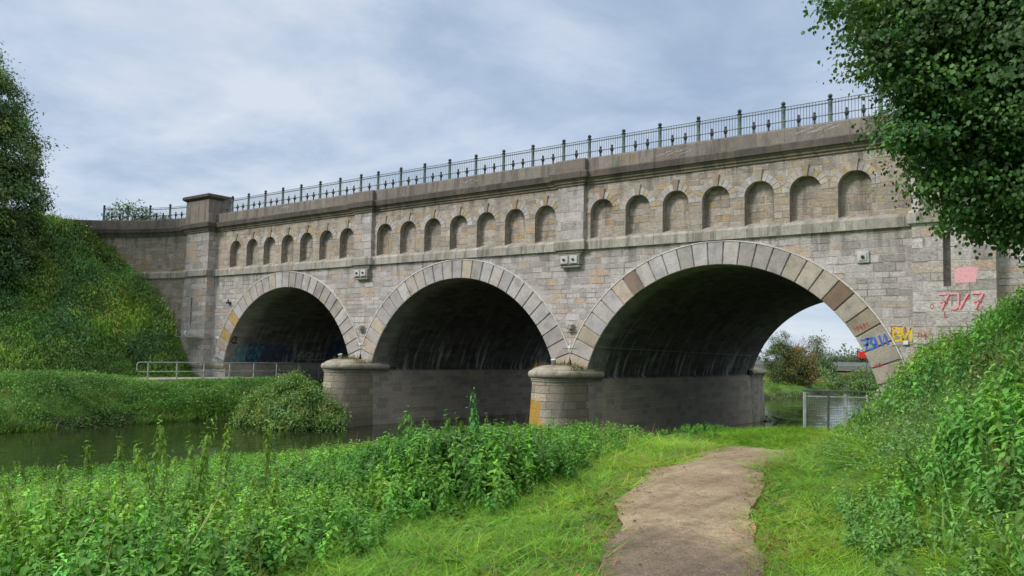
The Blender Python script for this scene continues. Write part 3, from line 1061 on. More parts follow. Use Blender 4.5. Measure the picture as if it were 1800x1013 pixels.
RZ = 10.66
posts = []
for k in range(-2, 1):
    base = k * L
    xs = [.76 + 1.783 * i for i in range(8)]
    posts += [base + x for x in xs]
posts = [p for p in posts if -28.2 < p < 13.6] + [15.02, 16.8, 18.58, 20.36]
railing = empty('bridge_railing', (0, .12, RZ), 'long grey-green iron railing with ball-topped posts along the parapet over the three arches', 'railing')
pm = post_mesh(); post0 = None
protos = {}


def rail_part(key, builder, matl, name, parent, loc, rz=0.0):
    if key not in protos:
        o = builder().build(name, matl, parent, smooth=35 if 'panel' not in key else False)
        protos[key] = o
    else:
        o = protos[key].copy()
        COL.objects.link(o)
        o.parent = parent
    o.location = loc
    o.rotation_euler = (0, 0, rz)
    return o


def add_post(parent, loc, rz=0.0):
    p = rail_part('post', post_mesh, M['rail_paint'], 'rail_post', parent, loc, rz)
    rail_part('ball', ball_mesh, M['rail_dark'], 'post_ball', p, (0, 0, 0))


def add_panel(parent, a, b):
    a, b = Vector(a), Vector(b)
    w = (b - a).length
    rz = atan2(b.y - a.y, b.x - a.x)
    key = 'panel%.2f' % w
    p = rail_part(key, lambda: panel_mesh(w), M['rail_bars'], 'bar_panel', parent, ((a.x + b.x) / 2, (a.y + b.y) / 2, 0), rz)
    fs = (-w / 6, w / 6) if w > 1.5 else (0,)
    for f in fs:
        rail_part('fin', finial_mesh, M['rail_dark'], 'baluster', p, (f, 0, 0))


for x in posts:
    add_post(railing, (x, 0, 0))
ends = posts
for a, b in zip(ends, ends[1:]):
    add_panel(railing, (a, 0, 0), (b, 0, 0))
add_panel(railing, (-28.2, 0, 0), (posts[0], 0, 0))

wing_r = empty('bridge_railing', (0, 0, RZ), 'short curved iron railing left of the stone pedestal above the ivy slope', 'railing')
# walk along the wing line at 1.78 m
wl = [Vector((p[0], p[1] + .2)) for p in WING][::-1]
def along(poly, d):
    for a, b in zip(poly, poly[1:]):
        l = (b - a).length
        if d <= l:
            return a + (b - a) * d / l
        d -= l
    return poly[-1]


wp = [along(wl, .85 + 1.78 * i) for i in range(6)]
for p in wp[:5]:
    add_post(wing_r, (p.x, p.y, 0))
for a, b in zip(wp[:5], wp[1:5]):
    add_panel(wing_r, (b.x, b.y, 0), (a.x, a.y, 0))
add_panel(wing_r, (wp[0].x, wp[0].y, 0), (XL0 - .02, -.05, 0))

# ------------------------------------------------------------------ terrain
RIV = np.array([(-13, -70, 9), (-12.6, -40, 8.6), (-12.3, -24, 8.2), (-12.4, -15, 8.2), (-11.4, -8, 9.8), (-8.4, -2, 13.2), (-6.5, 6, 15.5), (-5.5, 18, 14.5), (-3.6, 32, 12), (-.5, 46, 9.5), (1.2, 60, 7.5), (-1.5, 78, 6.5), (-9, 98, 6.0), (-20, 118, 6), (-45, 140, 6)])
WATER = -2.35
RB = np.array([(12.6, 30), (12.9, 8), (13.0, -4.5), (14.5, -10.3), (15.55, -15.9), (16.95, -19.6), (18.0, -22.5), (18.8, -24.6), (20.9, -29), (24, -36), (30, -50)])
LB = np.array([(-29.2, 6), (-29.3, -1.0), (-30.2, -7), (-31.2, -12), (-33.5, -20), (-36, -30), (-38, -50)])


def seg_dist(x, y, P):
    """distance to a polyline, the sign (+ = right of travel), and the parameter"""
    best = np.full(x.shape, 1e9); sg = np.zeros(x.shape); par = np.zeros(x.shape)
    for i in range(len(P) - 1):
        ax, ay = P[i][0], P[i][1]; bx, by = P[i + 1][0], P[i + 1][1]
        dx, dy = bx - ax, by - ay
        t = np.clip(((x - ax) * dx + (y - ay) * dy) / (dx * dx + dy * dy), 0, 1)
        qx, qy = ax + t * dx, ay + t * dy
        d = np.hypot(x - qx, y - qy)
        m = d < best
        best = np.where(m, d, best)
        sg = np.where(m, np.sign((x - ax) * dy - (y - ay) * dx), sg)
        par = np.where(m, i + t, par)
    return best, sg, par


def sstep(a, b, x):
    t = np.clip((x - a) / (b - a), 0, 1)
    return t * t * (3 - 2 * t)


def vnoise(x, y, s, seed=0):
    """smooth value noise"""
    x = np.asarray(x) * s + seed * 17.3; y = np.asarray(y) * s + seed * 9.1
    xi, yi = np.floor(x), np.floor(y); fx, fy = x - xi, y - yi
    fx, fy = fx * fx * (3 - 2 * fx), fy * fy * (3 - 2 * fy)
    def hsh(a, b):
        v = np.sin(a * 127.1 + b * 311.7 + seed * 3.7) * 43758.5453
        return v - np.floor(v)
    return (hsh(xi, yi) * (1 - fx) + hsh(xi + 1, yi) * fx) * (1 - fy) + (hsh(xi, yi + 1) * (1 - fx) + hsh(xi + 1, yi + 1) * fx) * fy


def fbm(x, y, s, seed=0):
    return (vnoise(x, y, s, seed) * .55 + vnoise(x, y, s * 2.1, seed + 1) * .3 + vnoise(x, y, s * 4.3, seed + 2) * .15)


def river_s(x, y):
    d, sg, par = seg_dist(x, y, RIV)
    i = np.clip(par.astype(int), 0, len(RIV) - 2); f = par - i
    w = RIV[i, 2] * (1 - f) + RIV[i + 1, 2] * f
    return d - w, sg


def ground_z(x, y):
    x = np.asarray(x, float); y = np.asarray(y, float)
    s, sg = river_s(x, y)
    s = s + (fbm(x, y, .5, 3) - .5) * 1.0
    near = -.50 * sstep(-14, -3, y) - .40 * sstep(-2, 14, y)
    # right bank: short steep lip then a long gentle rise to the path
    tr = np.clip(s / 15.0, 0, 1)
    lip = sstep(-.6, 1.0, s)
    roll = np.maximum(-.165 * np.log1p(np.exp(np.clip((15.6 - s) * 1.1, -30, 30))) / 1.1, -2.0)
    right = -2.95 + (2.95 + roll + near) * lip
    # under and beyond the third arch the shelf is narrow
    shelf = -2.95 + (1.9) * sstep(-.3, 1.6, s)
    k = sstep(-9, -3, y)
    right = right * (1 - k) + np.minimum(shelf, near - .1) * k
    left = -2.95 + 2.55 * sstep(-.9, 2.4, s)
    far = -2.95 + 1.75 * sstep(-.6, 2.2, s)
    kf = sstep(22, 30, y)
    left = left * (1 - kf) + far * kf
    right = right * (1 - kf) + far * kf
    z = np.where(sg > 0, right, left)
    # right embankment
    d, g, _ = seg_dist(x, y, RB)
    up = np.where(g < 0, d, 0)
    z = z + np.minimum(up * .75, 9.9) * (1 - sstep(20, 26, y))
    d, g, _ = seg_dist(x, y, LB)
    up = np.where(g > 0, d, 0)
    z = z + np.minimum(up * 1.03 + np.minimum(up, 1.5) * .25 + np.maximum(up - 4, 0) * .08, 10.3) * (1 - sstep(20, 26, y))
    z = z + (fbm(x, y, .35, 8) - .5) * .22 * sstep(0, 3, s)
    # meadows rise gently far away
    r = np.hypot(x, y)
    z = z + sstep(130, 400, r) * 1.0
    return z


def axis(lo, hi, step, far, ratio=1.22):
    a = list(np.arange(lo, hi + .01, step))
    s, v = step, hi
    while v < far:
        s *= ratio; v += s; a.append(v)
    s, v = step, lo
    while v > -far:
        s *= ratio; v -= s; a.insert(0, v)
    return np.array(a)


gx, gy = axis(-46, 34, .45, 1500), axis(-36, 40, .45, 1500)
GX, GY = np.meshgrid(gx, gy)
GZ = ground_z(GX, GY)
V = np.stack([GX.ravel(), GY.ravel(), GZ.ravel()], 1)
ny, nx = GX.shape
I = (np.arange(ny - 1)[:, None] * nx + np.arange(nx - 1)[None, :]).ravel()
F = np.stack([I, I + 1, I + nx + 1, I + nx], 1)
gm, t, b, o = mat('soil_and_turf')
obj = t.n('TexCoord').outputs['Object']
n1, n2 = t.noise(obj, .8, 6, .6), t.noise(obj, 7, 6, .7)
c = t.ramp(n1, [(.3, (.05, .13, .016)), (.5, (.075, .175, .02)), (.68, (.13, .18, .04))])
c = t.mix(1.0, c, t.ramp(n2, [(.3, (.55, .55, .5)), (.6, (1.15, 1.15, 1.1))]), 'MULTIPLY')
c = t.mix(t.mr(t.n('SeparateXYZ', None, i0=obj).outputs[2], -2.1, -1.6, 1.0, 0.0), c, (.035, .03, .022))
put(t, b, Base_Color=c, Roughness=.95, Normal=t.n('Bump', None, Strength=.7, Distance=.05, Height=n2).outputs[0])
tag(npmesh('ground', V, F, None, gm, smooth=True), kind='structure')

# water sheet
wm, t, b, o = mat('river_water')
obj = t.n('TexCoord').outputs['Object']
w1 = t.noise(t.n('Mapping', None, Vector=obj, Scale=(1.0, .5, 1)).outputs[0], 2.2, 3, .5, .4)
w2 = t.noise(obj, .5, 3, .5)
hgt = t.m('MULTIPLY', w1, t.mr(w2, .35, .65, .25, 1.0))
put(t, b, Base_Color=(.018, .026, .010), Roughness=.04, IOR=1.33, Specular_IOR_Level=.5)
put(t, b, Normal=t.n('Bump', None, Strength=.20, Distance=.12, Height=hgt).outputs[0])
mb = MB()
mb.face([(-140, -140, WATER), (60, -140, WATER), (60, 190, WATER), (-140, 190, WATER)])
tag(mb.build('water', wm), kind='structure')

# path: a draped sheet with a ragged edge
PL = np.array([(18.6, -33), (17.75, -29.5), (17.2, -27.2), (16.87, -25.7), (16.3, -24.6), (15.38, -22.8), (14.95, -21.45), (14.3, -18.9), (13.75, -15.07), (13.05, -11.4), (12.3, -8.2), (11.9, -5)])
PR = np.array([(19.9, -33), (19.1, -29.5), (18.45, -27), (17.8, -24.95), (17.15, -23.3), (16.58, -21.7), (16.0, -19.8), (15.45, -16.9), (14.95, -14.3), (14.4, -11), (13.6, -8.0), (13.0, -5)])
def resample(P, n):
    d = np.r_[0, np.cumsum(np.hypot(*np.diff(P, axis=0).T))]
    q = np.linspace(0, d[-1], n)
    return np.stack([np.interp(q, d, P[:, 0]), np.interp(q, d, P[:, 1])], 1)


NP_, NW = 260, 15
a, c_ = resample(PL, NP_), resample(PR, NP_)
ja = (fbm(a[:, 0], a[:, 1], 1.1, 21) - .5) * .42; jc = (fbm(c_[:, 0], c_[:, 1], 1.1, 22) - .5) * .36
dv = (c_ - a) / np.linalg.norm(c_ - a, axis=1)[:, None]
a = a + dv * ja[:, None]; c_ = c_ + dv * jc[:, None]
w = np.linspace(0, 1, NW)
XY = a[:, None, :] * (1 - w)[None, :, None] + c_[:, None, :] * w[None, :, None]
PXx, PYy = XY[..., 0], XY[..., 1]
edge = np.minimum(w, 1 - w)[None, :]
PZ = ground_z(PXx, PYy) + .012 + .022 * sstep(0, .2, edge) + (fbm(PXx, PYy, 2.5, 5) - .5) * .02
# the ground grid is coarser: lift the path to stay clear of it
V = np.stack([PXx.ravel(), PYy.ravel(), PZ.ravel() + .02], 1)
I = (np.arange(NP_ - 1)[:, None] * NW + np.arange(NW - 1)[None, :]).ravel()
F = np.stack([I, I + 1, I + NW + 1, I + NW], 1)
pmx, t, b, o = mat('trodden_gravel')
obj = t.n('TexCoord').outputs['Object']
n1, n2, n3 = t.noise(obj, 1.1, 5, .6), t.noise(obj, 45, 4, .7), t.noise(obj, 9, 6, .65)
c = t.ramp(n1, [(.3, (.235, .17, .108)), (.5, (.325, .245, .16)), (.7, (.395, .31, .21))])
yy = t.n('SeparateXYZ', None, i0=obj).outputs[1]
near_dark = t.mr(t.m('ADD', yy, t.m('MULTIPLY', n1, 2.2)), -22.9, -24.2, 0.0, 1.0)  # path colour darkens towards the near end, with a ragged border
c = t.mix(t.m('MULTIPLY', near_dark, .8), c, (.125, .095, .075))
tr = t.noise(t.n('Mapping', None, Vector=obj, Rotation=(0, 0, radians(-17)), Scale=(3.2, .30, 1)).outputs[0], 1.6, 5, .65, .5)
c = t.mix(1.0, c, t.ramp(tr, [(.32, (.72, .70, .68)), (.5, (1, 1, 1)), (.66, (1.16, 1.15, 1.14))]), 'MULTIPLY')
vo = t.n('TexVoronoi', None, Vector=obj, Scale=34.0)
peb = t.mr(vo.outputs['Distance'], .12, .30, 1.0, 0.0)
pebk = t.m('MULTIPLY', peb, t.mr(t.n('SeparateColor', None, i0=vo.outputs['Color']).outputs[0], .72, .8))
c = t.mix(t.m('MULTIPLY', pebk, .7), c, (.50, .46, .40))
dirt = t.mr(t.noise(obj, 2.8, 6, .7), .52, .66)
c = t.mix(t.m('MULTIPLY', dirt, .45), c, (.15, .115, .085))
c = t.mix(1.0, c, t.ramp(n2, [(.3, (.55, .55, .53)), (.52, (1, 1, 1)), (.75, (1.4, 1.38, 1.35))]), 'MULTIPLY')
c = t.mix(1.0, c, t.ramp(n3, [(.3, (.75, .75, .74)), (.6, (1.08, 1.08, 1.08))]), 'MULTIPLY')
put(t, b, Base_Color=c, Roughness=.95, Normal=t.n('Bump', None, Strength=.8, Distance=.02, Height=t.m('ADD', t.m('ADD', n2, n3), peb)).outputs[0])
tag(npmesh('path', V, F, None, pmx, smooth=True), kind='structure')

# ------------------------------------------------------------------ plant kit (arrays)
LEAF8 = (np.array([(0, 0, 0), (.33, 0, -.03), (.68, 0, -.10), (1, 0, -.27), (.30, .23, .05), (.30, -.23, .05), (.68, .15, -.05), (.68, -.15, -.05)], float),
         np.array([(0, 1, 4), (0, 5, 1), (1, 2, 6), (1, 6, 4), (1, 5, 7), (1, 7, 2), (2, 3, 6), (2, 7, 3)]))
LEAF4 = (np.array([(0, 0, 0), (.45, .27, .05), (1, 0, -.2), (.45, -.27, .05)], float), np.array([(0, 2, 1), (0, 3, 2)]))
HEART = (np.array([(0, 0, 0), (.12, .32, .04), (.55, .42, .05), (1.0, 0, -.18), (.55, -.42, .05), (.12, -.32, .04)], float), np.array([(0, 2, 1), (0, 3, 2), (0, 4, 3), (0, 5, 4)]))
WILLOW = (np.array([(0, 0, 0), (.5, .10, .02), (1, 0, -.12), (.5, -.10, .02)], float), np.array([(0, 2, 1), (0, 3, 2)]))


def frames(d, n):
    """rotation matrices with x = d and z close to n"""
    d = d / np.linalg.norm(d, axis=1)[:, None]
    y = np.cross(n, d)
    ln = np.linalg.norm(y, axis=1)[:, None]
    y = np.where(ln < 1e-4, np.array([[0, 1, 0]]), y / np.maximum(ln, 1e-4))
    z = np.cross(d, y)
    return np.stack([d, y, z], 2)


def place(tpl, pos, R, sc, col, jitter=0.0):
    tv, tf = tpl
    n = len(pos)
    sc = np.broadcast_to(np.asarray(sc, float).reshape(-1, 1) if np.ndim(sc) < 2 else sc, (n, 3) if np.ndim(sc) == 2 else (n, 1))
    P = np.einsum('nij,nvj->nvi', R, tv[None] * sc[:, None, :]) + pos[:, None, :]
    V = P.reshape(-1, 3)
    F = (tf[None] + (np.arange(n) * len(tv))[:, None, None]).reshape(-1, 3)
    C = np.repeat(col, len(tv), 0)
    return V, F, C


def merge(parts):
    V, F, C, k = [], [], [], 0
    for v, f, c in parts:
        V.append(v); F.append(f + k); C.append(c); k += len(v)
    return np.concatenate(V), np.concatenate(F), np.concatenate(C)


def rnd_dir(n, up=0.0):
    d = rng.normal(size=(n, 3)); d[:, 2] += up
    return d / np.linalg.norm(d, axis=1)[:, None]


def tints(n, base, spread=.25, hue=.12):
    base = np.asarray(base, float)
    f = np.exp(rng.normal(0, spread, (n, 1)))
    h = rng.normal(0, hue, (n, 1))
    return np.clip(base * f * np.concatenate([1 + h * 1.3, 1 + h * .3, 1 - h], 1), .004, .9)


def stem_tpl(pts, r):
    mbv, mbf = [], []
    pts = np.array(pts, float)
    for i, p in enumerate(pts):
        rr_ = r * (1 - .6 * i / max(1, len(pts) - 1))
        for j in range(3):
            mbv.append(p + np.array([cos(2 * pi * j / 3), sin(2 * pi * j / 3), 0]) * rr_)
    for i in range(len(pts) - 1):
        for j in range(3):
            a, b_ = i * 3 + j, i * 3 + (j + 1) % 3
            mbf += [(a, b_, b_ + 3), (a, b_ + 3, a + 3)]
    return np.array(mbv), np.array(mbf)


def nettle_tpl(lod, seed, nodes=10, tall=False):
    """a nettle 1 m high: paired drooping leaves up a stem (relative colours)"""
    g = np.random.default_rng(seed)
    parts = []
    bx, by = g.normal(0, .07, 2)
    HN = .95 if tall else .55
    st = [(bx * q * q * HN, by * q * q * HN, q * HN) for q in (0, .35, .7, 1.0)]
    sv, sf = stem_tpl(st, .006)
    parts.append((sv, sf, np.tile([[.75, .8, .9]], (len(sv), 1))))
    leafT = LEAF8 if lod == 0 else LEAF4
    pos, d, nn, sz, col = [], [], [], [], []
    n0 = 2 if lod == 0 else 4
    az0 = g.uniform(0, 6.3)
    for i in range(n0, nodes + 1):
        q = (i / nodes) ** .85
        az = az0 + (i % 2) * pi / 2 + g.normal(0, .2)
        ln = (.05 + .075 * sin(pi * min(1, q * 1.02) ** .9)) * g.uniform(.85, 1.15)
        if tall: ln *= .78 if q > .45 else 1
        if q > .93: ln = .05
        for s_ in (0, pi):
            a = az + s_ + g.normal(0, .18)
            el = g.uniform(-.95, .05) + (.6 if q > .9 else 0)
            ln *= 1.0
            pos.append((bx * q * q * HN, by * q * q * HN, q * HN)); d.append((cos(a) * cos(el), sin(a) * cos(el), sin(el)))
            nn.append((g.normal(0, .3), g.normal(0, .3), 1)); sz.append(ln * (1.0 if lod == 0 else 1.2))
            y = 1.28 if q > .85 else 1.0
            f = g.uniform(.8, 1.2)
            col.append((f * y * (1.1 if q > .85 else 1), f * y, f))
            if lod == 0 and .25 < q < .95 and g.random() < .75:      # side shoots
                a2 = a + g.normal(0, .9)
                off = g.uniform(.03, .07)
                pos.append((bx * q * q * HN + cos(a2) * off, by * q * q * HN + sin(a2) * off, q * HN + g.uniform(.0, .04))); d.append((cos(a2), sin(a2), g.uniform(-.4, .5)))
                nn.append((g.normal(0, .4), g.normal(0, .4), 1)); sz.append(ln * .55)
                col.append((f * 1.1, f * 1.12, f))
    if tall:        # hanging flower strings
        for i in range(26 if lod == 0 else 10):
            q = g.uniform(.5, .95); a = g.uniform(0, 6.3)
            pos.append((bx * q * q * HN + .02 * cos(a), by * q * q * HN + .02 * sin(a), q * HN)); d.append((cos(a) * .5, sin(a) * .5, -.9))
            nn.append((cos(a), sin(a), .4)); sz.append(g.uniform(.05, .09)); col.append((1.5, 1.15, 1.1))
    pos, d, nn, sz, col = map(np.array, (pos, d, nn, sz, col))
    parts.append(place(leafT, pos, frames(d, nn), sz, col))
    return merge(parts)


def clump_tpl(leafT, n, seed, size, flat=.75, up=.5, thick=.6):
    """a low dome of leaves, radius 1"""
    g = np.random.default_rng(seed)
    d = g.normal(size=(n, 3)); d[:, 2] = np.abs(d[:, 2])
    d /= np.linalg.norm(d, axis=1)[:, None]
    r = g.uniform(thick, 1.05, (n, 1))
    pos = d * r * np.array([[1, 1, flat]])
    nn = d + np.array([[0, 0, up]]) + g.normal(0, .35, (n, 3))
    ld = d * .5 + g.normal(0, .7, (n, 3)); ld[:, 2] -= .25
    f = np.exp(g.normal(0, .2, (n, 1)))
    col = f * np.array([[1, 1, 1]]) * np.concatenate([1 + g.normal(0, .12, (n, 1)), np.ones((n, 1)), np.ones((n, 1))], 1)
    return place(leafT, pos, frames(ld, nn), g.uniform(.7, 1.25, n) * size, col)


def tuft_tpl(n, seed, spread=.05, h=1.0, wd=.012, bend=.4):
    g = np.random.default_rng(seed)
    V, F, C = [], [], []
    for i in range(n):
        x, y = g.normal(0, spread, 2); a = g.uniform(0, 6.3); hh = h * g.uniform(.55, 1.1); bd = bend * g.uniform(.2, 1.2)
        dx, dy = cos(a), sin(a); w_ = wd * g.uniform(.7, 1.2)
        k = len(V)
        for q, ww in ((0, 1), (.5, .8), (1, 0.05)):
            ox, oy = x + dx * bd * hh * q * q, y + dy * bd * hh * q * q
            V.append((ox - dy * w_ * ww, oy + dx * w_ * ww, hh * q * (1 - .25 * bd * q)))
            V.append((ox + dy * w_ * ww, oy - dx * w_ * ww, hh * q * (1 - .25 * bd * q)))
        F += [(k, k + 1, k + 3), (k, k + 3, k + 2), (k + 2, k + 3, k + 5), (k + 2, k + 5, k + 4)]
        f = g.uniform(.75, 1.3); yl = g.uniform(.85, 1.3)
        C += [(f * yl, f, f)] * 6
    return np.array(V), np.array(F), np.array(C)


def scatter(tpls, pos, hgt, wid, col, lean=.12):
    """instances of plant templates as plain mesh data; hgt and wid scale them"""
    n = len(pos)
    which = rng.integers(0, len(tpls), n)
    out = []
    for k, (tv, tf, tc) in enumerate(tpls):
        m = which == k
        if not m.any(): continue
        c = m.sum()
        up = np.stack([rng.normal(0, lean, c), rng.normal(0, lean, c), np.ones(c)], 1)
        up /= np.linalg.norm(up, axis=1)[:, None]
        a = rng.uniform(0, 2 * pi, c)
        d = np.stack([np.cos(a), np.sin(a), np.zeros(c)], 1)
        y = np.cross(up, d); y /= np.linalg.norm(y, axis=1)[:, None]
        x = np.cross(y, up)
        R = np.stack([x, y, up], 2)
        S = np.stack([wid[m], wid[m], hgt[m]], 1)
        P = np.einsum('nij,nvj->nvi', R, tv[None] * S[:, None, :]) + pos[m][:, None, :]
        Fk = (tf[None] + (np.arange(c) * len(tv))[:, None, None]).reshape(-1, 3)
        C = (tc[None] * col[m][:, None, :]).reshape(-1, 3)
        out.append((P.reshape(-1, 3), Fk, C))
    return merge(out)


def sample(xr, yr, n):
    return rng.uniform(*xr, n), rng.uniform(*yr, n)


def poly_x(P, y):
    o = np.argsort(P[:, 1])
    return np.interp(y, P[o, 1], P[o, 0])


def stuff(name, parts, matl, label, cat):
    o = npmesh(name, *merge(parts), matl)
    return tag(o, label, cat, kind='stuff')


def gp(x, y, dz=0.0):
    return np.stack([x, y, ground_z(x, y) + dz], 1)


def in_view(x, y, z=0.5, mx=1.06):
    """keep plants the photograph (or a step to the side of it) can see: a wide wedge in front of the camera"""
    dx, dy = x - CAM.x, y - CAM.y
    f = dx * fw.x + dy * fw.y
    r = dx * rr.x + dy * rr.y
    return (f > 1.2) & (np.abs(r) < f * .635 * mx + 1.5)


# ---- nettles on the near bank
NEDGE = np.array([(16.7, -31), (16.0, -29), (15.3, -27), (14.75, -25.8), (14.75, -24.8), (14.45, -23.4), (14.1, -22.2), (13.5, -20.4), (12.6, -17.5), (12.1, -15.2), (11.5, -12), (10.0, -9), (9.0, -6), (8.2, 1)])
N0 = [nettle_tpl(0, s, 11) for s in range(6)]
N0T = [nettle_tpl(0, s + 20, 14, True) for s in range(4)]
N1 = [nettle_tpl(1, s + 40, 9) for s in range(6)]
N1T = [nettle_tpl(1, s + 60, 12, True) for s in range(3)]


def nettle_h(x, y):
    h = .34 + .0 * x
    h = h + .52 * np.exp(-(((x - 13.2) / 1.35) ** 2 + ((y + 23.3) / 1.8) ** 2))
    h = h + .12 * np.exp(-(((x - 10.3) / 2.0) ** 2 + ((y + 19.5) / 2.2) ** 2))
    h = h + .06 * sstep(-24, -28, y)
    h = h - .17 * np.exp(-(((x - 12.3) / 1.9) ** 2 + ((y + 25.4) / .75) ** 2))
    h = h - .10 * sstep(-17, -12, y)
    h = h * (1 - .45 * sstep(13.6, 11.6, x) * sstep(-22.5, -24.5, y))
    return h * (.78 + .5 * fbm(x, y, .8, 31))


parts = []
x, y = sample((-6, 17), (-31, 1), 43000)
s, sg = river_s(x, y)
ex = poly_x(NEDGE, y) + (fbm(x, y, 1.0, 33) - .5) * .9
dist = np.hypot(x - CAM.x, y - CAM.y)
ok = (x < ex) & (s > .2) & (sg > 0) & in_view(x, y) & (dist > 3.0)
keep = rng.random(len(x)) < np.where(dist < 14, 1.0, .55)
ok &= keep
x, y, dist, ex = x[ok], y[ok], dist[ok], ex[ok]
h = nettle_h(x, y) * np.clip(.5 + (ex - x) * 1.5, .5, 1.0) * rng.uniform(.75, 1.15, len(x))
tallm = (rng.random(len(x)) < .10 * (fbm(x, y, .5, 35) > .48)) & (x < ex - .8)
h = np.where(tallm, h * rng.uniform(1.2, 1.45, len(x)), h)
base = np.array([.108, .295, .046])
yel = fbm(x, y, .45, 36)[:, None]
pc = tints(len(x), base, .26, .09) * (1 + np.array([[.5, .22, .08]]) * np.clip((yel - .5) * 5, 0, 1))
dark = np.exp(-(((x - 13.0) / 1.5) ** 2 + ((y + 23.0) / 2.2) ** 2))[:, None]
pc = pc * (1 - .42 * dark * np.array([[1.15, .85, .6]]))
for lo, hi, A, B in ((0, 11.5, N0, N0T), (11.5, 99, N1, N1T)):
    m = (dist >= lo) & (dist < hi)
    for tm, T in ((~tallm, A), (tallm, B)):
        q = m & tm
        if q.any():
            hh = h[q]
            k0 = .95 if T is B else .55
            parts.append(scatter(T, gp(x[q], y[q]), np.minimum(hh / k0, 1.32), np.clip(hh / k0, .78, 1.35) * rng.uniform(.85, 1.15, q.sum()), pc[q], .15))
# a few tall flowering stalks that stand clear of the rest at the left
tx = np.array([12.4, 12.0, 12.7, 11.3, 11.0, 13.2, 10.4, 12.9, 11.7, 12.2, 13.6, 10.8]); ty = np.array([-26.9, -26.0, -26.4, -25.2, -26.7, -26.9, -25.8, -25.9, -25.7, -26.5, -27.4, -26.2])
tx = tx + rng.normal(0, .1, len(tx))
parts.append(scatter(N0T, gp(tx, ty), rng.uniform(.76, 1.05, len(tx)) / .95, rng.uniform(.85, 1.05, len(tx)), tints(len(tx), (.115, .24, .04), .15, .06), .07))
x, y = sample((6, 16), (-30, -9), 2600)
ex = poly_x(NEDGE, y)
ok = (x < ex - .1) & in_view(x, y) & (fbm(x, y, .6, 38) > .47)
x, y = x[ok], y[ok]
hh = nettle_h(x, y)
parts.append(scatter([tuft_tpl(3, s_ + 130, .05, 1.0, .004, .35) for s_ in range(4)], gp(x, y), hh * rng.uniform(.9, 1.5, len(x)), rng.uniform(.9, 1.4, len(x)), tints(len(x), (.22, .21, .09), .3, .12), .22))
stuff('nettles', parts, M['leaf'], 'dense bright green stinging nettles covering the near river bank', 'nettles')
NETTLE_FACES = sum(len(p[1]) for p in parts)

# ---- low herbs between nettles and path, and lawn grass
HB = [clump_tpl(HEART, 34, s + 5, .32, .7, .8, .3) for s in range(4)]
TF = [tuft_tpl(16, s, .06, 1.0, .006 * 1.0, .5) for s in range(6)]
TFN = [tuft_tpl(11, s + 9, .05, 1.0, .0034, .4) for s in range(6)]


def on_path(x, y, m=0.0):
    xl = poly_x(PL, y); xr_ = poly_x(PR, y)
    j = (fbm(x, y, 1.6, 21) - .5) * .5
    return (x > xl - m + j) & (x < xr_ + m + j)


def slope_d(x, y):
    d, g, _ = seg_dist(x, y, RB)
    return np.where(g < 0, d, -d)


parts = []
x, y = sample((8, 21), (-31, 2), 190000)
dist = np.hypot(x - CAM.x, y - CAM.y)
ex = poly_x(NEDGE, y)
sdv = slope_d(x, y)
ok = (x > ex - .9) & (sdv < .7) & ~on_path(x, y, np.where(y > -17, .12, .02) - rng.exponential(.10, len(x))) & in_view(x, y) & (dist > 3.5)
ok &= rng.random(len(x)) < np.clip(1.25 - dist / 22, .25, 1)
x, y, dist = x[ok], y[ok], dist[ok]
wear = fbm(x, y, .9, 44)
nearp = on_path(x, y, .35)
h = (.03 + .04 * fbm(x, y, .7, 41)) * rng.uniform(.7, 1.3, len(x)) * np.where(nearp, .7, 1) * np.where(dist > 15, 1.1, 1)
gc = tints(len(x), (.15, .36, .036), .28, .12)
gc = gc * (1 + np.array([[.55, .22, .2]]) * np.clip((wear - .5) * 4, 0, 1)[:, None])
brown = (rng.random(len(x)) < np.where(nearp, .22, .05))[:, None]
gc = np.where(brown, tints(len(x), (.26, .20, .09), .2, .05), gc)
wid = np.where(dist < 12, 1.0, 1.8) * rng.uniform(.8, 1.2, len(x))
parts.append(scatter(TFN, gp(x, y, .0), h, wid * .9, gc, .2))
NG = len(x)
# low broad-leaved herbs in the turf
x, y = sample((10, 21), (-31, -8), 5200)
ex = poly_x(NEDGE, y); sdv = slope_d(x, y)
ok = (x > ex - .6) & (sdv < .8) & ~on_path(x, y, .06) & in_view(x, y) & (fbm(x, y, .8, 47) > .47)
x, y = x[ok], y[ok]
parts.append(scatter(HB, gp(x, y, -.01), rng.uniform(.05, .12, len(x)), rng.uniform(.09, .19, len(x)), tints(len(x), (.10, .24, .04), .25, .1), .2))
# longer tufts along edges
x, y = sample((8, 21), (-31, 2), 1000)
ex = poly_x(NEDGE, y); sdv = slope_d(x, y)
ok = (((x > ex - .8) & (x < ex + .35)) | ((sdv > -.6) & (sdv < .6) & (y < -19))) & ~on_path(x, y, .1) & in_view(x, y)
x, y = x[ok], y[ok]
parts.append(scatter(TF, gp(x, y), rng.uniform(.10, .22, len(x)), rng.uniform(.9, 1.4, len(x)), tints(len(x), (.12, .30, .035), .2, .1), .2))
stuff('grass', parts, M['grassm'], 'short bright green grass either side of the gravel path', 'grass')

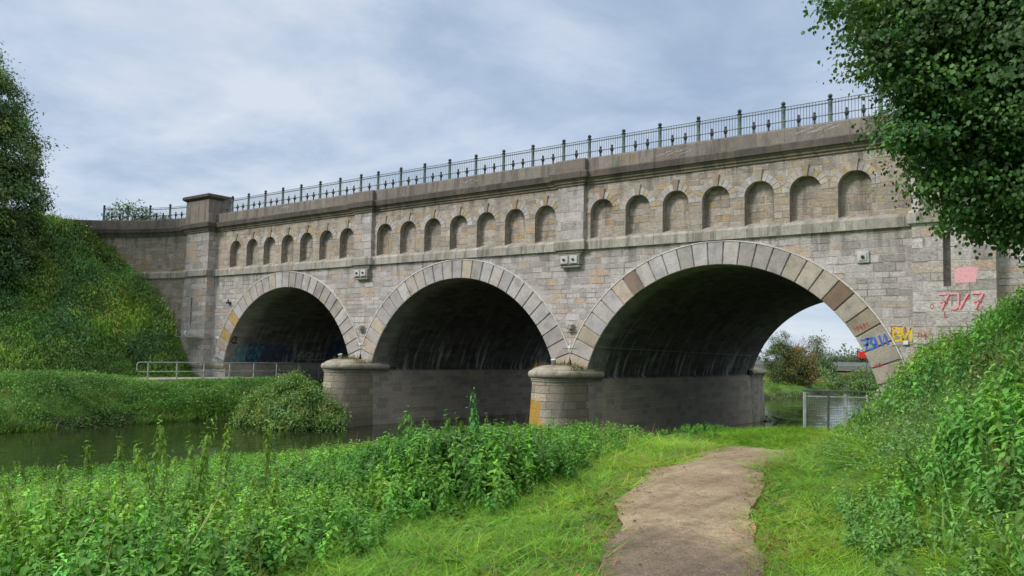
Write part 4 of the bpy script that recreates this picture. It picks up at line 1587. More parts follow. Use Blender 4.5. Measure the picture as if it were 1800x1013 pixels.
# ---- right slope: nettles, brambles, long grass
parts, pb = [], []
x, y = sample((11, 34), (-31, 2), 52000)
sdv = slope_d(x, y)
dist = np.hypot(x - CAM.x, y - CAM.y)
ok = (sdv > np.where(y > -16, .28, -.18) + .8 * (fbm(x, y, .8, 51) - .4)) & in_view(x, y) & (dist > 3.2) & (sdv < 12) & ~((y > -1.2) & (x > 12.0))
ok &= rng.random(len(x)) < np.clip(1.1 - dist / 40, .3, 1)
x, y, dist, sdv = x[ok], y[ok], dist[ok], sdv[ok]
kind = fbm(x, y, .42, 53) + (vnoise(x, y, 1.3, 54) - .5) * .25 + .13 * sstep(2.0, 4.5, sdv) - .22 * sstep(12, 7, dist)
br = kind > .56
h = (.28 + .32 * fbm(x, y, .55, 55)) * np.clip(np.where(y > -16, .35, .62) + sdv * .5, .35, 1) * rng.uniform(.75, 1.2, len(x))
mnd = np.zeros(len(x)); mt = np.zeros(len(x), int)
for k in range(60):
    j = rng.integers(len(x)); R0 = rng.uniform(.45, 1.1)
    if sdv[j] < 1.0: continue
    dd = np.hypot(x - x[j], y - y[j]) / R0
    bmp = np.clip(1 - dd ** 2, 0, 1) * R0 * .5
    mt = np.where(bmp > mnd, k, mt); mnd = np.maximum(mnd, bmp)
ktint = np.array([(.8, .95, 1.2), (.62, .75, .85), (1.25, 1.15, .9), (.9, 1.05, .8)])[rng.integers(0, 4, 60)]
lift = mnd * .8
pc = tints(len(x), (.14, .315, .07), .24, .09)
yel = np.clip((fbm(x, y, .4, 57) - .52) * 5, 0, 1)[:, None]
pc = pc * (1 + np.array([[.4, .2, .05]]) * yel)
pc = np.where((mnd > .08)[:, None], pc * ktint[mt], pc)
for lo, hi, T in ((0, 9.5, N0), (9.5, 99, N1)):
    q = (dist >= lo) & (dist < hi) & ~br
    parts.append(scatter(T, gp(x[q], y[q], lift[q]), np.clip(h[q] / .55, .3, 1.1), np.clip(h[q] / .55, .6, .95) * (1 if lo == 0 else .85), pc[q], .22))
q = ~br & (rng.random(len(x)) < .05)
parts.append(scatter(TF, gp(x[q], y[q]), rng.uniform(.2, .42, q.sum()), rng.uniform(1, 1.6, q.sum()), tints(q.sum(), (.14, .32, .06), .2, .1), .25))
q = ~br & (rng.random(len(x)) < .02)
parts.append(scatter(TF, gp(x[q], y[q]), rng.uniform(.35, .6, q.sum()), rng.uniform(.4, .8, q.sum()), tints(q.sum(), (.24, .17, .085), .25, .08), .3))
stuff('nettles', parts, M['leaf'], 'mixed nettles and weeds overgrowing the right-hand embankment beside the path', 'weeds')
BR = [clump_tpl(LEAF8, 64, s + 70, .098, .75, .7, .3) for s in range(6)]
q = br
bc = tints(q.sum(), (.125, .27, .06), .28, .12)
warm = (fbm(x[q], y[q], .5, 58) > .60)[:, None]
bc = np.where(warm & (rng.random((q.sum(), 1)) < .5), tints(q.sum(), (.11, .085, .035), .25, .1), bc)
qq = rng.random(q.sum()) < .42
pb.append(scatter(BR, gp(x[q][qq], y[q][qq], lift[q][qq] - .05), (h[q][qq] * 1.15), rng.uniform(.35, .6, qq.sum()), bc[qq], .3))
# bramble canes
stuff('brambles', pb, M['leaf_gloss'], 'dark bramble patches with a few browned leaves on the right-hand embankment', 'brambles')

# ---- left bank and left hill
CL = [clump_tpl(LEAF4, 70, s + 80, .20, .9, .5, .4) for s in range(6)]
IV = [clump_tpl(HEART if s % 2 else LEAF4, 70, s + 90, .15 if s % 2 else .19, .7, .6, .35) for s in range(6)]
parts = []
x, y = sample((-46, -15), (-34, 8), 15000)
s, sg = river_s(x, y)
d, g, _ = seg_dist(x, y, LB)
hill = np.where(g > 0, d, -d)
walk = (x > -27.6) & (x < -23.7) & (y > -6.5)
ok = (sg < 0) & (s > -.25) & (hill < .8) & ~walk & in_view(x, y, mx=1.1)
x, y, s = x[ok], y[ok], s[ok]
h = (.45 + .4 * fbm(x, y, .4, 61)) * np.clip(.6 + s * .25, .55, 1) * (1 - .55 * sstep(-21.5, -23.5, x) * sstep(-9, -6, y))
pc = tints(len(x), (.135, .315, .066), .18, .07)
dk = np.clip((fbm(x, y, .35, 63) - .45) * 4, 0, 1)[:, None]
pc = pc * (1 - .35 * dk)
parts.append(scatter(CL, gp(x, y, -.05), h, rng.uniform(.35, .7, len(x)), pc, .2))
# reeds and grass at the water's edge
x, y = sample((-26, -15), (-34, 4), 9000)
s, sg = river_s(x, y)
ok = (sg < 0) & (np.abs(s - .25) < .7) & in_view(x, y, mx=1.1) & (fbm(x, y, .25, 65) > .42)
x, y = x[ok], y[ok]
RD = [tuft_tpl(12, s_ + 30, .12, 1.0, .014, .6) for s_ in range(4)]
parts.append(scatter(RD, np.stack([x, y, np.maximum(ground_z(x, y), WATER - .1)], 1), rng.uniform(.4, .8, len(x)), rng.uniform(1.2, 1.8, len(x)), tints(len(x), (.10, .22, .04), .2, .1), .25))
stuff('bank_plants', parts, M['leaf'], 'soft green bank plants along the far left side of the river', 'bank plants')

parts = []
x, y = sample((-62, -28), (-36, 6), 26000)
d, g, _ = seg_dist(x, y, LB)
hill = np.where(g > 0, d, -d)
wy = np.interp(x, [p[0] for p in WING], [p[1] for p in WING])
ok = (hill > -.3) & in_view(x, y, mx=1.1) & (hill < 17) & ~((x > -40.6) & (y > wy - .35)) & ~((x > -31.9) & (y > -1.1))
x, y, hill = x[ok], y[ok], hill[ok]
h = (.35 + 1.0 * fbm(x, y, .45, 71) ** 1.3 + .3 * (vnoise(x, y, 1.1, 72) > .72)) * rng.uniform(.8, 1.2, len(x))
pc = tints(len(x), (.145, .275, .07), .28, .1)
mnd = np.zeros(len(x)); mt = np.zeros(len(x), int)
for k in range(70):
    j = rng.integers(len(x)); R0 = rng.uniform(.7, 1.7)
    dd = np.hypot(x - x[j], y - y[j]) / R0
    bmp = np.clip(1 - dd ** 2, 0, 1) * R0 * .75
    mt = np.where(bmp > mnd, k, mt); mnd = np.maximum(mnd, bmp)
ktint = np.array([(.85, 1.0, 1.4), (.72, .84, 1.0), (1.2, 1.15, 1.0), (.85, .98, 1.2), (1.0, 1.12, .85)])[rng.integers(0, 5, 70)]
h = h + mnd
pc = np.where((mnd > .12)[:, None], pc * ktint[mt], pc)
yl = np.clip((fbm(x, y, .33, 73) + (vnoise(x, y, 1.5, 75) - .5) * .3 - .50) * 6, 0, 1)[:, None]
pc = pc * (1 + np.array([[.95, .45, .15]]) * yl)
dk = np.clip((fbm(x, y, .3, 74) - .54) * 6, 0, 1)[:, None]
pc = pc * (1 - .25 * dk)
parts.append(scatter(IV, gp(x, y, -.1), h, rng.uniform(.4, .75, len(x)), pc, .3))
q = hill > 7
parts.append(scatter(RD, gp(x[q], y[q]), rng.uniform(.5, 1.0, q.sum()), rng.uniform(1.2, 2, q.sum()), tints(q.sum(), (.085, .15, .04), .2, .12), .25))
stuff('ivy_slope', parts, M['leaf'], 'ivy, brambles and climbers with yellowish patches covering the left embankment', 'ivy')

# ---- bank growth beyond the bridge
parts = []
x, y = sample((-60, 60), (20, 150), 60000)
s, sg = river_s(x, y)
ok = (s > -.3) & (s < 26) & in_view(x, y, mx=1.0) & (x > -25)
ok &= rng.random(len(x)) < .4
x, y, s, sg = x[ok], y[ok], s[ok], sg[ok]
wide = np.where(np.hypot(x, y) > 70, 1.5, 1.0)
h = (.4 + .6 * fbm(x, y, .3, 81)) * rng.uniform(.7, 1.2, len(x))
pc = tints(len(x), (.12, .23, .045), .2, .1)
st = np.clip((fbm(x, y, .16, 83) - .47) * 7, 0, 1)[:, None] * (s > 2)[:, None]
pc = pc * (1 - st) + tints(len(x), (.30, .27, .09), .15, .05) * st
parts.append(scatter(CL, gp(x, y, -.1), h, rng.uniform(.5, .9, len(x)) * wide, pc, .25))
stuff('bank_plants', parts, M['leaf'], 'grass and yellowing weeds on the banks beyond the third arch', 'bank plants')

# ---- weeds on the pier caps
parts = []
for c in (-L, 0):
    x = c + rng.uniform(-1.0, 1.0, 90); y = rng.uniform(-1.6, -.1, 90)
    hwq = np.clip(1 - ((x - c) / 1.15) ** 2, 0, 1)
    z = 1.0 + .2 * hwq * np.clip(1 - (np.abs(y + .5) / 2), .3, 1)
    k = (x - c > -.2) | (rng.random(90) < .3)
    parts.append(scatter(RD, np.stack([x, y, z - .03], 1)[k], rng.uniform(.08, .28, k.sum()), rng.uniform(.5, .9, k.sum()), tints(k.sum(), (.13, .14, .035), .3, .15), .4))
x = -1.1 + rng.normal(0, .08, 12); y = -.9 + rng.normal(0, .15, 12)
parts.append(scatter(RD, np.stack([x, y, np.full(12, .93)], 1), rng.uniform(.3, .5, 12), rng.uniform(.5, .8, 12), tints(12, (.25, .2, .07), .2, .1), .3))
x = -L - .9 + rng.normal(0, .25, 14); y = -.2 + rng.normal(0, .15, 14)
parts.append(scatter(RD, np.stack([x, y, np.full(14, 1.0)], 1), rng.uniform(.35, .7, 14), rng.uniform(.5, .8, 14), tints(14, (.09, .13, .04), .2, .1), .3))
stuff('cap_weeds', parts, M['grassm'], 'small tufts of weeds growing on the two pier caps', 'weeds')

# ---- leaf litter
x, y = sample((11, 20), (-30, -7), 42000)
xl, xr_ = poly_x(PL, y), poly_x(PR, y)
edge_d = np.minimum(np.abs(x - xl), np.abs(x - xr_) * 1.8)
ok = (rng.random(len(x)) < np.exp(-edge_d / .14) * .75 + .012) & (x < xr_ + 1.6) & (x > xl - .7) & in_view(x, y)
x, y = x[ok], y[ok]
n = len(x)
pos = gp(x, y, .055)
R = frames(rnd_dir(n) * np.array([[1, 1, .2]]), np.stack([rng.normal(0, .3, n), rng.normal(0, .3, n), np.ones(n)], 1))
lc = tints(n, (.22, .115, .055), .35, .12)
lc[rng.random(n) < .08] = (.5, .33, .06)
stuff('leaf_litter', [place(LEAF4, pos, R, rng.uniform(.02, .055, n), lc)], M['litter'], 'dry brown fallen leaves gathered along the path edges', 'fallen leaves')

# ------------------------------------------------------------------ trees and bushes
def leaf_cloud(lobes, n_cl, per, leaf, crad, leafT, base, spread=.25, hue=.12, droop=.3, shell=.72, flat=.7, yellow=0.0, clip=None):
    """leaf clusters through the outer part of several lobes: centres, radii"""
    vol = np.array([np.prod(r) ** (2 / 3) for c, r in lobes]); vol = vol / vol.sum()
    which = rng.choice(len(lobes), n_cl, p=vol)
    cs = np.array([c for c, r in lobes], float)[which]; rs = np.array([r for c, r in lobes], float)[which]
    d = rnd_dir(n_cl)
    cc = cs + d * rs * rng.uniform(shell, 1.04, (n_cl, 1)) ** .7
    if clip is not None:
        k = clip(cc); cc, d = cc[k], d[k]
    nc = len(cc)
    ctint = tints(nc, base, spread, hue)
    if yellow:
        yk = rng.random(nc) < yellow
        ctint[yk] = ctint[yk] * np.array([2.4, 1.5, .9])
    n = nc * per
    off = rng.normal(0, 1, (n, 3)) * np.array([[1, 1, flat]]) * crad * np.repeat(rng.uniform(.6, 1.3, nc), per)[:, None]
    pos = np.repeat(cc, per, 0) + off
    out = np.repeat(d, per, 0)
    nn = out * .75 + np.array([[0, 0, .8]]) + rng.normal(0, .28, (n, 3))
    ld = out * .5 + rng.normal(0, .7, (n, 3)); ld[:, 2] -= droop
    col = np.repeat(ctint, per, 0) * np.exp(rng.normal(0, .12, (n, 1)))
    return place(leafT, pos, frames(ld, nn), leaf * rng.uniform(.7, 1.25, n), col), cc


def limbs(mb, base, top, cc, n, r0_, k=6, keep=0):
    """trunk and tapering limbs that reach towards leaf clusters"""
    base, top = Vector(base), Vector(top)
    bend = Vector((random.uniform(-.3, .3), random.uniform(-.3, .3), 0)) * (top - base).length * .08
    mid = (base + top) / 2 + bend
    mb.tube([base - Vector((0, 0, .3)), base + Vector((0, 0, .15)), base.lerp(mid, .5) + bend * .3, mid, top], [r0_ * 1.35, r0_ * 1.05, r0_ * .85, r0_ * .65, r0_ * .12], 8)
    if len(cc):
        idx = list(rng.choice(len(cc), min(n, len(cc)), replace=False)) + list(range(max(0, len(cc) - keep), len(cc)))
        for i in idx:
            e = Vector(cc[i])
            f = random.uniform(.35, .9)
            s_ = base.lerp(mid, f * 2) if f < .5 else mid.lerp(top, (f - .5) * 2)
            m_ = s_.lerp(e, .5) + Vector((random.uniform(-.1, .1), random.uniform(-.1, .1), .12)) * (e - s_).length
            mb.tube([s_, m_, e], [r0_ * .28, r0_ * .16, r0_ * .03], 4, False)


def tree(name, label, cat, base, top, lobes, n_cl, per, leaf, crad, leafT, col, group=None, n_limb=25, r0_=.25, bark='bark', matl='leaf_tree', **kw):
    root = empty(name, base, label, cat, group)
    b = np.array(base)
    lob = [((c[0] - b[0], c[1] - b[1], c[2] - b[2]), r) for c, r in lobes]
    if 'clip' in kw:
        f0 = kw['clip']; kw['clip'] = lambda q: f0(q + b)
    (V, F, C), cc = leaf_cloud(lob, n_cl, per, leaf, crad, leafT, col, **kw)
    npmesh('crown', V, F, C, M[matl], root)
    mb = MB()
    cc = np.vstack([cc, np.array([c for c, r in lob], float)])
    limbs(mb, (0, 0, 0), tuple(np.array(top) - b), cc, n_limb, r0_, keep=len(lob))
    mb.build('trunk', M[bark], root, smooth=60)
    return root


def g1(x, y):
    return float(ground_z(np.array([x]), np.array([y]))[0])


# tall tree on the left hill
lx, ly = -40.5, -11.9
gz = g1(lx, ly)
tree('hornbeam_tree', 'tall dense dark green tree at the left edge on the ivy slope', 'tree', (lx, ly, gz), (lx, ly, 22.5),
     [((lx + 1.4, ly - .6, 7.6), (4.9, 4.9, 3.4)), ((lx + 1.3, ly, 10.8), (5.0, 5.0, 3.6)), ((lx + .9, ly, 14.2), (4.9, 4.9, 3.5)), ((lx - .1, ly, 17.6), (4.1, 4.1, 3.4)), ((lx - 1.3, ly - .6, 20.8), (2.9, 2.9, 2.6)), ((lx + 3.4, ly + 1.6, 6.6), (2.6, 2.6, 2.0))],
     1900, 92, .20, .36, LEAF4, (.075, .15, .04), n_limb=40, r0_=.4, spread=.28, yellow=.05, droop=.45)

# linden at the right: limbs hang into the picture
rx, ry = 23.3, -16.2
gz = g1(rx, ry)
def linden_clip(q):
    return q[:, 2] > ground_z(q[:, 0], q[:, 1]) + .9
tree('linden_tree', 'large dark linden tree overhanging the top right corner in front of the bridge', 'tree', (rx, ry, gz), (rx - .4, ry + .3, gz + 9),
     [((18.80, -19.84, 5.66), (1.45, 1.45, 1.33)), ((19.42, -20.01, 5.74), (1.80, 1.80, 1.66)), ((19.00, -19.61, 4.75), (1.12, 1.12, 1.03)), ((19.37, -19.25, 4.13), (1.20, 1.20, 1.10)), ((19.05, -19.45, 3.73), (0.55, 0.55, 0.51)), ((19.54, -19.21, 4.90), (1.85, 1.85, 1.70)), ((18.93, -19.24, 7.04), (2.00, 2.00, 1.84)), ((20.48, -18.56, 5.49), (2.50, 2.50, 2.30)), ((20.68, -17.63, 4.12), (2.00, 2.00, 1.84)), ((20.31, -17.65, 7.95), (3.00, 3.00, 2.76)), ((18.30, -20.25, 5.99), (0.95, 0.95, 0.87)), ((17.57, -21.29, 5.90), (0.32, 0.32, 0.14)), ((17.78, -21.10, 5.53), (0.34, 0.34, 0.15)), ((17.93, -20.96, 5.20), (0.32, 0.32, 0.14)), ((18.08, -20.81, 4.84), (0.32, 0.32, 0.14)), ((18.15, -20.71, 4.30), (0.32, 0.32, 0.14)), ((18.20, -20.51, 4.16), (0.30, 0.30, 0.13)), ((18.44, -20.31, 3.90), (0.44, 0.44, 0.19)), ((18.57, -20.04, 3.44), (0.34, 0.34, 0.15)), ((18.87, -19.80, 3.31), (0.28, 0.28, 0.12)), ((18.20, -20.75, 5.21), (0.57, 0.57, 0.25)), ((18.36, -20.33, 4.60), (0.57, 0.57, 0.25)), ((17.88, -20.69, 5.94), (0.52, 0.52, 0.23)), ((18.67, -20.03, 4.20), (0.69, 0.69, 0.30))],
     3700, 74, .055, .17, HEART, (.066, .150, .040), n_limb=260, r0_=.33, spread=.42, hue=.1, droop=.7, shell=.40, clip=linden_clip, matl='leaf_tree', yellow=.02, flat=.38)

# small tree behind the curved railing
p = Vector((-59.86, 10.44, 15.47))
tree('garden_tree', 'small pale green tree showing behind the curved railing on the left', 'tree', (p.x, p.y, 5.0), (p.x, p.y, p.z + .4),
     [((p.x, p.y, p.z - 1.4), (2.6, 2.2, 2.2)), ((p.x + 2.4, p.y + 1, p.z - 2.2), (2.2, 2, 1.8))], 150, 40, .26, .4, LEAF4, (.07, .15, .04), n_limb=12, r0_=.15)

# bushy island in the river in front of the first pier
bx, by = -14.6, -4.1
root = empty('willow_bush', (bx, by, WATER), 'rounded light green osier bush standing in the water in front of the left pier', 'bush')
lob = [((0, 0, .9), (2.1, 1.5, 1.5)), ((-1.5, -.3, .7), (1.5, 1.2, 1.2)), ((1.5, .6, .5), (1.5, 1.1, 1.0)), ((.3, -.8, .4), (2.0, .9, .9)), ((-2.4, -.7, .25), (.9, .8, .6)), ((-.7, .2, 1.75), (.9, .8, .8)), ((1.0, .2, 1.45), (.8, .7, .75)), ((2.6, .4, .2), (.9, .6, .5)), ((.2, .0, 2.1), (.45, .4, .55))]
(V, F, C), cc = leaf_cloud(lob, 900, 60, .13, .20, LEAF4, (.17, .30, .085), spread=.18, hue=.1, droop=-.35, shell=.5, flat=.9, clip=lambda q: q[:, 2] > .05)
V2, F2, C2 = scatter([tuft_tpl(9, 77, .1, 1, .012, .35)], np.stack([rng.normal(0, 1.5, 70), rng.normal(0, .8, 70), rng.uniform(.2, 1.2, 70)], 1), rng.uniform(.4, .8, 70), rng.uniform(1, 1.5, 70), tints(70, (.2, .25, .09), .2, .12), .35)
npmesh('foliage', *merge([(V, F, C), (V2, F2, C2)]), M['leaf'], root)
mb = MB()
for i in range(26):
    e = cc[rng.integers(len(cc))]
    mb.tube([(e[0] * .15, e[1] * .15, -.5), (e[0] * .5, e[1] * .5, e[2] * .5), tuple(e)], [.025, .018, .006], 4, False)
mb.build('stem', M['bark'], root)

# ------------------------------------------------------------------ beyond the bridge
def far_tree(x, y, ztop, hw, label, name, cat, col, n_cl=160, per=40, leaf=None, kind='round', group=None, leafT=LEAF4, **kw):
    """tree at (x, y) that rises to height ztop with a crown of half width hw"""
    bz = g1(x, y)
    H = ztop - bz
    leaf = leaf or H * .04
    if kind == 'round':
        lob = [((x, y, bz + H * .55), (hw, hw, H * .45)), ((x - hw * .4, y, bz + H * .35), (hw * .7, hw * .7, H * .33)), ((x + hw * .45, y, bz + H * .38), (hw * .65, hw * .65, H * .36))]
    else:
        lob = [((x, y, bz + H * .42), (hw, hw, H * .25)), ((x - hw * .1, y, bz + H * .65), (hw * .75, hw * .75, H * .24)), ((x - hw * .15, y, bz + H * .86), (hw * .4, hw * .4, H * .16)), ((x + hw * .5, y, bz + H * .5), (hw * .5, hw * .5, H * .16))]
    return tree(name, label, cat, (x, y, bz), (x, y, bz + H * .9), lob, n_cl, per, leaf, leaf * 1.9, leafT, col, group=group, n_limb=14, r0_=H * .018, **kw)


# big bush on the far bank, green on the left and browning on the right
p = Vector((-10.2, 62.0, -1.2)); bz = g1(p.x, p.y)
root = empty('hawthorn_bush', (p.x, p.y, bz), 'large bush turning from green to autumn brown on the far bank through the third arch', 'bush')
ux = np.array([rr.x, rr.y]) / sqrt(rr.x ** 2 + rr.y ** 2)
def off(a, z):
    return (ux[0] * a, ux[1] * a, z)
(V, F, C), cc = leaf_cloud([(off(-1.2, 2.5), (1.8, 1.8, 2.3)), (off(-1.6, 4.7), (.6, .6, 1.2)), (off(-.6, 5.0), (.55, .55, 1.1)), (off(0, 1.9), (2.2, 1.9, 1.9))], 300, 46, .17, .28, LEAF4, (.085, .135, .04), spread=.3, yellow=.1)
(V2, F2, C2), _ = leaf_cloud([(off(1.1, 2.6), (1.7, 1.7, 1.8)), (off(1.2, 1.4), (1.9, 1.9, 1.4))], 220, 46, .17, .28, LEAF4, (.20, .15, .05), spread=.3, hue=.2)
npmesh('foliage', *merge([(V, F, C), (V2, F2, C2)]), M['leaf_tree'], root)
mb = MB()
limbs(mb, (0, 0, 0), off(-.6, 4.2), cc, 16, .14)
mb.build('stem', M['bark'], root)

# thin half-bare tree
def bare(x, y, ztop):
    bz = g1(x, y); H = ztop - bz
    root = empty('bare_tree', (x, y, bz), 'thin almost leafless tree rising behind the brown bush', 'tree')
    mb = MB(); tips = []
    rnd = random.Random(5)
    def br(p, d, l, r, lv):
        e = p + d * l
        m_ = p.lerp(e, .5) + Vector((rnd.uniform(-1, 1), rnd.uniform(-1, 1), 0)) * l * .06
        mb.tube([p, m_, e], [r, r * .8, r * .55], 4 if lv > 1 else 6, False)
        if lv >= 5 or l < H * .02:
            tips.append(e); return
        for i in range(rnd.choice((2, 3, 3))):
            nd = (d + Vector((rnd.uniform(-1, 1), rnd.uniform(-1, 1), rnd.uniform(-.2, .75))) * .62).normalized()
            br(p.lerp(e, rnd.uniform(.55, 1)), nd, l * rnd.uniform(.58, .82), r * .6, lv + 1)
        tips.append(e)
    for k in range(3):
        br(Vector((rnd.uniform(-.3, .3), rnd.uniform(-.3, .3), 0)), Vector((rnd.uniform(-.25, .25), rnd.uniform(-.25, .25), 1)).normalized(), H * .36, H * .019, 0)
    mb.build('branches', M['bark_pale'], root)
    n = 700
    ti = np.array([tuple(tips[i]) for i in rng.integers(0, len(tips), n)]) + rng.normal(0, .12, (n, 3))
    npmesh('leaves', *place(LEAF4, ti, frames(rnd_dir(n), rnd_dir(n, 1)), H * .016 * rng.uniform(.6, 1.2, n), tints(n, (.13, .125, .07), .3, .2)), M['leaf_tree'], root)


bare(-13.6, 71.9, 5.7)
far_tree(-25.04, 123.41, 6.6, 2.0, 'slender poplar with airy grey-green crown beyond the river', 'poplar_tree', 'tree', (.19, .22, .14), 150, 15, kind='tall', leaf=.40)
far_tree(-18.5, 103.0, 2.0, 1.75, 'round dark green tree beside the far river bend', 'round_tree', 'tree', (.075, .15, .05), 160, 40, leaf=.34)
far_tree(-36.59, 177.60, 3.24, 1.83, 'dark distant tree on the skyline right of the round tree', 'skyline_tree', 'tree', (.08, .125, .075), 90, 30, leaf=.5)
far_tree(-35.64, 190.88, 2.83, 1.78, 'blue-green distant tree above the far road bridge', 'skyline_tree', 'tree', (.11, .165, .10), 90, 30, leaf=.5)
far_tree(-15.27, 90.70, 0.22, 1.00, 'low pale willow bush beside the round dark tree', 'willow_bush', 'bush', (.14, .24, .08), 80, 36, leaf=.3)
far_tree(-25.96, 160.46, 4.73, 1.01, 'narrow half-bare tree just behind the right foot of the arch', 'thin_tree', 'tree', (.08, .075, .05), 60, 18, kind='tall', leaf=.4)
far_tree(-7.5, 88.0, .75, 2.2, 'broad dark green hedge bush on the right far bank', 'hedge_bush', 'bush', (.085, .16, .05), 150, 40, leaf=.3)
far_tree(-6.2, 80.0, -0.75, 1.5, 'low light green bush by the water under the arch', 'bank_bush', 'bush', (.13, .24, .06), 120, 40, leaf=.26)
far_tree(-9.5, 76.0, -0.9, .8, 'small grey-green bush at the bend of the river', 'bank_bush', 'bush', (.11, .19, .07), 70, 40, leaf=.24)
# far wood along the horizon: reads as one mass
n = 420
ang = rng.uniform(-1.3, 1.0, n)
dr = rng.uniform(330, 460, n)
x = CAM.x + np.sin(YAW + ang) * dr; y = CAM.y + np.cos(YAW + ang) * dr
WD = [clump_tpl(LEAF4, 90, s_ + 120, .34, 1.5, .4, .3) for s_ in range(4)]
parts = [scatter(WD, gp(x, y, -1), rng.uniform(3.5, 7.5, n), rng.uniform(5, 9, n), tints(n, (.15, .20, .15), .15, .08), .05)]  # pale grey-green leaf colour stands in for distance haze
stuff('far_wood', parts, M['leaf_tree'], 'hazy line of distant trees along the horizon', 'wood')

# distant road bridge
a, c_ = Vector((-39.96, 131.06, -0.64)), Vector((-22.90, 156.45, -0.23))
rb = empty('road_bridge', (a.x, a.y, 0), 'low distant concrete road bridge seen through the third arch', 'bridge')
d2 = Vector((c_.x - a.x, c_.y - a.y, 0)); l2 = d2.length
rb.rotation_euler = (0, 0, atan2(d2.y, d2.x))
mb = MB()
mb.box(-40, l2 + 60, -3, 3, -.3, .75)
mb.build('deck', M['concrete'], rb)
mb = MB()
mb.box(-40, l2 + 60, -3.05, -2.98, .78, 1.5)
mb.build('parapet', M['galv'], rb)
for q in (-8, 8, 22, 36):
    mb = MB(); mb.box(q - .4, q + .4, -2.2, 2.2, -3, -.3)
    mb.build('column', M['dkconcrete'], rb)

# red board on a post at the far side of the arch
p = Vector((1.34, 47.65, 2.29))
rs = empty('red_sign', (p.x, p.y, 0), 'small tilted red board on a post behind the right foot of the third arch', 'sign', rz=-YAW * 0 + atan2(rr.y, rr.x))
mb = MB(); mb.bbox(-.60, .62, -.03, .03, p.z - .30, p.z + .30, .01)
bd = mb.build('board', M['red'], rs); bd.rotation_euler = (0, 0, 0)
mb = MB(); mb.tube([(.1, .05, g1(p.x, p.y) - .2), (.1, .05, p.z + .15)], .03, 6)
mb.build('post', M['galv_dark'], rs)

# driftwood and stones in the shallow water beyond the arch
p = Vector((2.23, 22.24, WATER))
root = empty('driftwood_branch', (p.x, p.y, WATER), 'dark forked driftwood branch lying in the shallow water past the arch', 'branch')
mb = MB()
R_ = Vector((ux[0], ux[1], 0)); Q_ = Vector((-ux[1], ux[0], 0))
mb.tube([R_ * 1.2, R_ * .3 + Vector((0, 0, .08)), -R_ * .3 + Vector((0, 0, .14)), -R_ * .62 + Q_ * .3 + Vector((0, 0, .3))], [.05, .09, .08, .02], 6)
mb.tube([-R_ * .2 + Vector((0, 0, .1)), -R_ * .65 - Q_ * .3 + Vector((0, 0, .02))], [.06, .02], 5)
mb.build('branch', M['driftwood'], root)
for (a_, b_, sc, lb) in ((0.20, 24.10, .22, 'pale-edged dark stone nearest the pier in the shallows'), (-0.25, 25.94, .14, 'smallest flat stone in the shallows past the pier'), (1.49, 21.30, .17, 'dark stone beside the driftwood fork')):
    p = Vector((a_, b_, WATER))
    bm = bmesh.new(); bmesh.ops.create_icosphere(bm, subdivisions=2, radius=1)
    mb = MB()
    for f in bm.faces:
        mb.face([Vector((v.co.x * sc * (1.3 + .3 * sin(v.co.y * 5)), v.co.y * sc, v.co.z * sc * .5 + .02 * sin(v.co.x * 9))) for v in f.verts])
    bm.free()
    o = mb.build('river_stone', M['stone_wet'], None, smooth='all'); o.location = (p.x, p.y, WATER + .02)
    tag(o, lb, 'stone', 'stones in the shallows')
parts = []
n = 130
cx, cy_ = 2.49, 23.27
x = cx + rng.normal(0, 1.0, n); y = cy_ + rng.normal(0, .9, n)
parts.append(scatter(CL, np.stack([x, y, np.full(n, WATER - .03)], 1), rng.uniform(.08, .3, n), rng.uniform(.2, .4, n), tints(n, (.09, .22, .03), .2, .1), .1))
n = 26
x = -14 + rng.normal(0, 1.6, n); y = -7.6 + rng.normal(0, .5, n)
parts.append(place(HEART, np.stack([x, y, np.full(n, WATER + .03)], 1), frames(rnd_dir(n) * np.array([[1, 1, .0]]), np.tile([[0, 0, 1.]], (n, 1))), rng.uniform(.1, .2, n), tints(n, (.12, .18, .05), .2, .1)))
stuff('water_plants', parts, M['leaf'], 'low green water plants and floating leaves in the shallows', 'water plants')

# ------------------------------------------------------------------ mesh fence by the path
fz = -.95
fence = empty('mesh_fence', (11.55, -3.5, 0), 'galvanised steel fence with wire mesh at the end of the path', 'fence', rz=atan2(2.2, 1.75) * .62)
fw_, fh0, fh1 = 2.15, -.98, .62
for x_, w_ in ((0, .045), (.76, .03), (1.32, .03), (2.02, .03)):
    mb = MB(); mb.bbox(x_ - w_, x_ + w_, -.04, .04, fh0 + .40 if x_ == 0 else fh0 + .3, fh1 if x_ in (0,) else fh1 - .06, .006)
    mb.build('post', M['galv'] if x_ in (0, 1.32, 2.02) else M['galv_dark'], fence)
mb = MB(); mb.bbox(-.06, fw_ + .6, -.05, .05, fh1 - .0, fh1 + .06, .008)
mb.build('top_rail', M['galv_dark'], fence)
mb = MB(); mb.box(.05, 2.0, -.012, .012, fh1 - .17, fh1 - .13)
mb.build('middle_rail', M['galv'], fence)
mb = MB()
for i in range(20):
    z = fh1 - .18 - i * .052
    mb.box(.05, 2.0, -.006, .006, z - .0075, z + .0075)
for i in range(27):
    x_ = .06 + i * .074
    mb.box(x_ - .004, x_ + .004, -.0115, -.0065, fh1 - 1.18, fh1 - .18)
mb.build('wire_mesh', plain('wire_mesh_steel', (.20, .21, .215), .5, .3), fence)

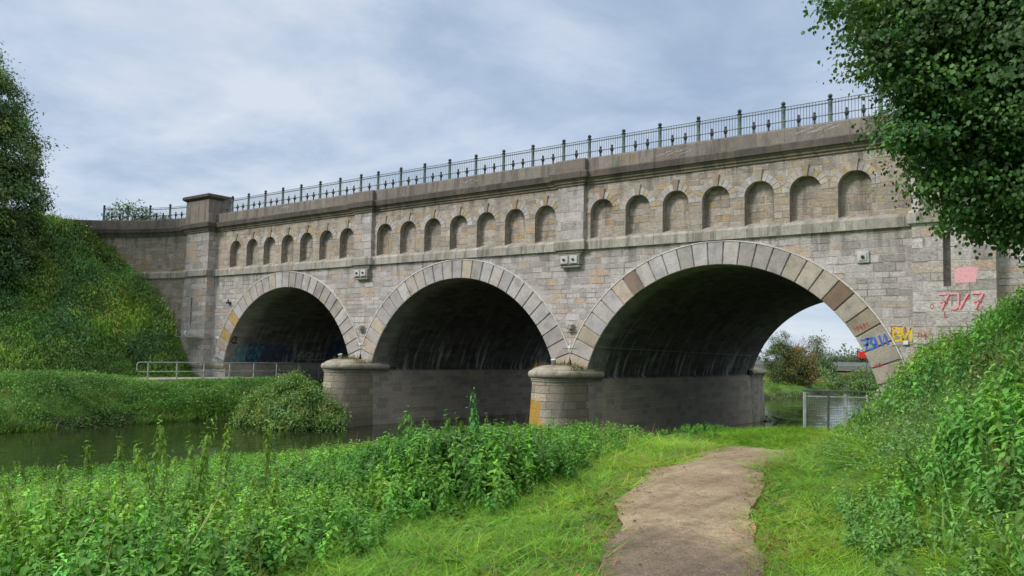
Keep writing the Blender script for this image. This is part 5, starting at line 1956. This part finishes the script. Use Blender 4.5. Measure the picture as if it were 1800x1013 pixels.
# ------------------------------------------------------------------ footway under the first arch
fwy = empty('footway', (-24.2, 0, -.2), 'low concrete footway with a tubular steel handrail passing under the left arch', 'footbridge')
mb = MB(); mb.box(-2.6, .1, -8.5, 20, -.18, .0)
mb.build('deck', M['concrete'], fwy)
mb = MB(); mb.box(.06, .16, -3.5, 20, -.52, -.183); mb.box(-2.6, .0, -3.4, 20, -.5, -.2)
mb.build('edge_beam', M['galv_dark'], fwy)
for y_ in (-6.76, -5.0, -3.25, -1.5, .25, 2.0, 3.75, 5.5, 7.25, 9, 10.75, 12.5):
    mb = MB(); mb.box(.10, .16, y_ - .03, y_ + .03, -.45, .94)
    mb.build('handrail_post', M['galv'], fwy)
mb = MB()
mb.tube([(.13, 20, .97), (.13, -7.25, .97), (.13, -7.37, .93), (.13, -7.42, .85), (.13, -7.42, .55), (.13, -7.37, .47), (.13, -7.25, .44), (.13, 20, .44)], .028, 8)
mb.build('handrail', M['galv'], fwy)

# ------------------------------------------------------------------ floodlights
def flood(loc, rz, label, tilt=.35):
    root = empty('floodlight', loc, label, 'floodlight', 'floodlights on the pier caps', rz)
    mb = MB()
    mb.tube([(-.12, 0, 0), (-.12, 0, .22)], .012, 5); mb.tube([(.12, 0, 0), (.12, 0, .22)], .012, 5); mb.box(-.13, .13, -.03, .03, 0, .02)
    mb.build('bracket', M['galv_dark'], root)
    mb = MB()
    mb.lathe([(.07, -.16), (.10, -.12), (.105, .05), (.125, .08), (.125, .12), (.11, .12)], k=14)
    h_ = mb.build('housing', M['galv'], root, smooth=40); h_.location = (0, 0, .24); h_.rotation_euler = (tilt, 0, 0)
    mb = MB(); mb.lathe([(.105, .121), (.02, .135)], k=14)
    mb.build('lens', M['glass'], h_)


flood((-.10, -1.25, 1.12), .3, 'small steel floodlight on the mossy right pier cap')
flood((-L - .30, -1.25, 1.12), .2, 'small steel floodlight on the left pier cap by the bush')
# lamp tray on the left abutment
lt = empty('lamp_tray', (-29.5, -1.1, 2.40), 'glazed triangular metal lamp tray sticking out of the ivy beside the left abutment', 'lamp tray')
mb = MB()
mb.box(-.9, 1.0, -.35, .35, -.04, .0)
mb.tube([(-.9, -.35, .0), (-.9, -.35, .5)], .02, 5); mb.tube([(.1, -.36, .02), (1.0, -.36, .75)], .03, 5)
mb.build('frame', M['galv'], lt)
mb = MB(); mb.lathe([(.07, .02), (.10, .08), (.1, .3), (.06, .36)], c=(-.2, -.1, 0), k=10)
mb.build('lamp', M['glass'], lt)
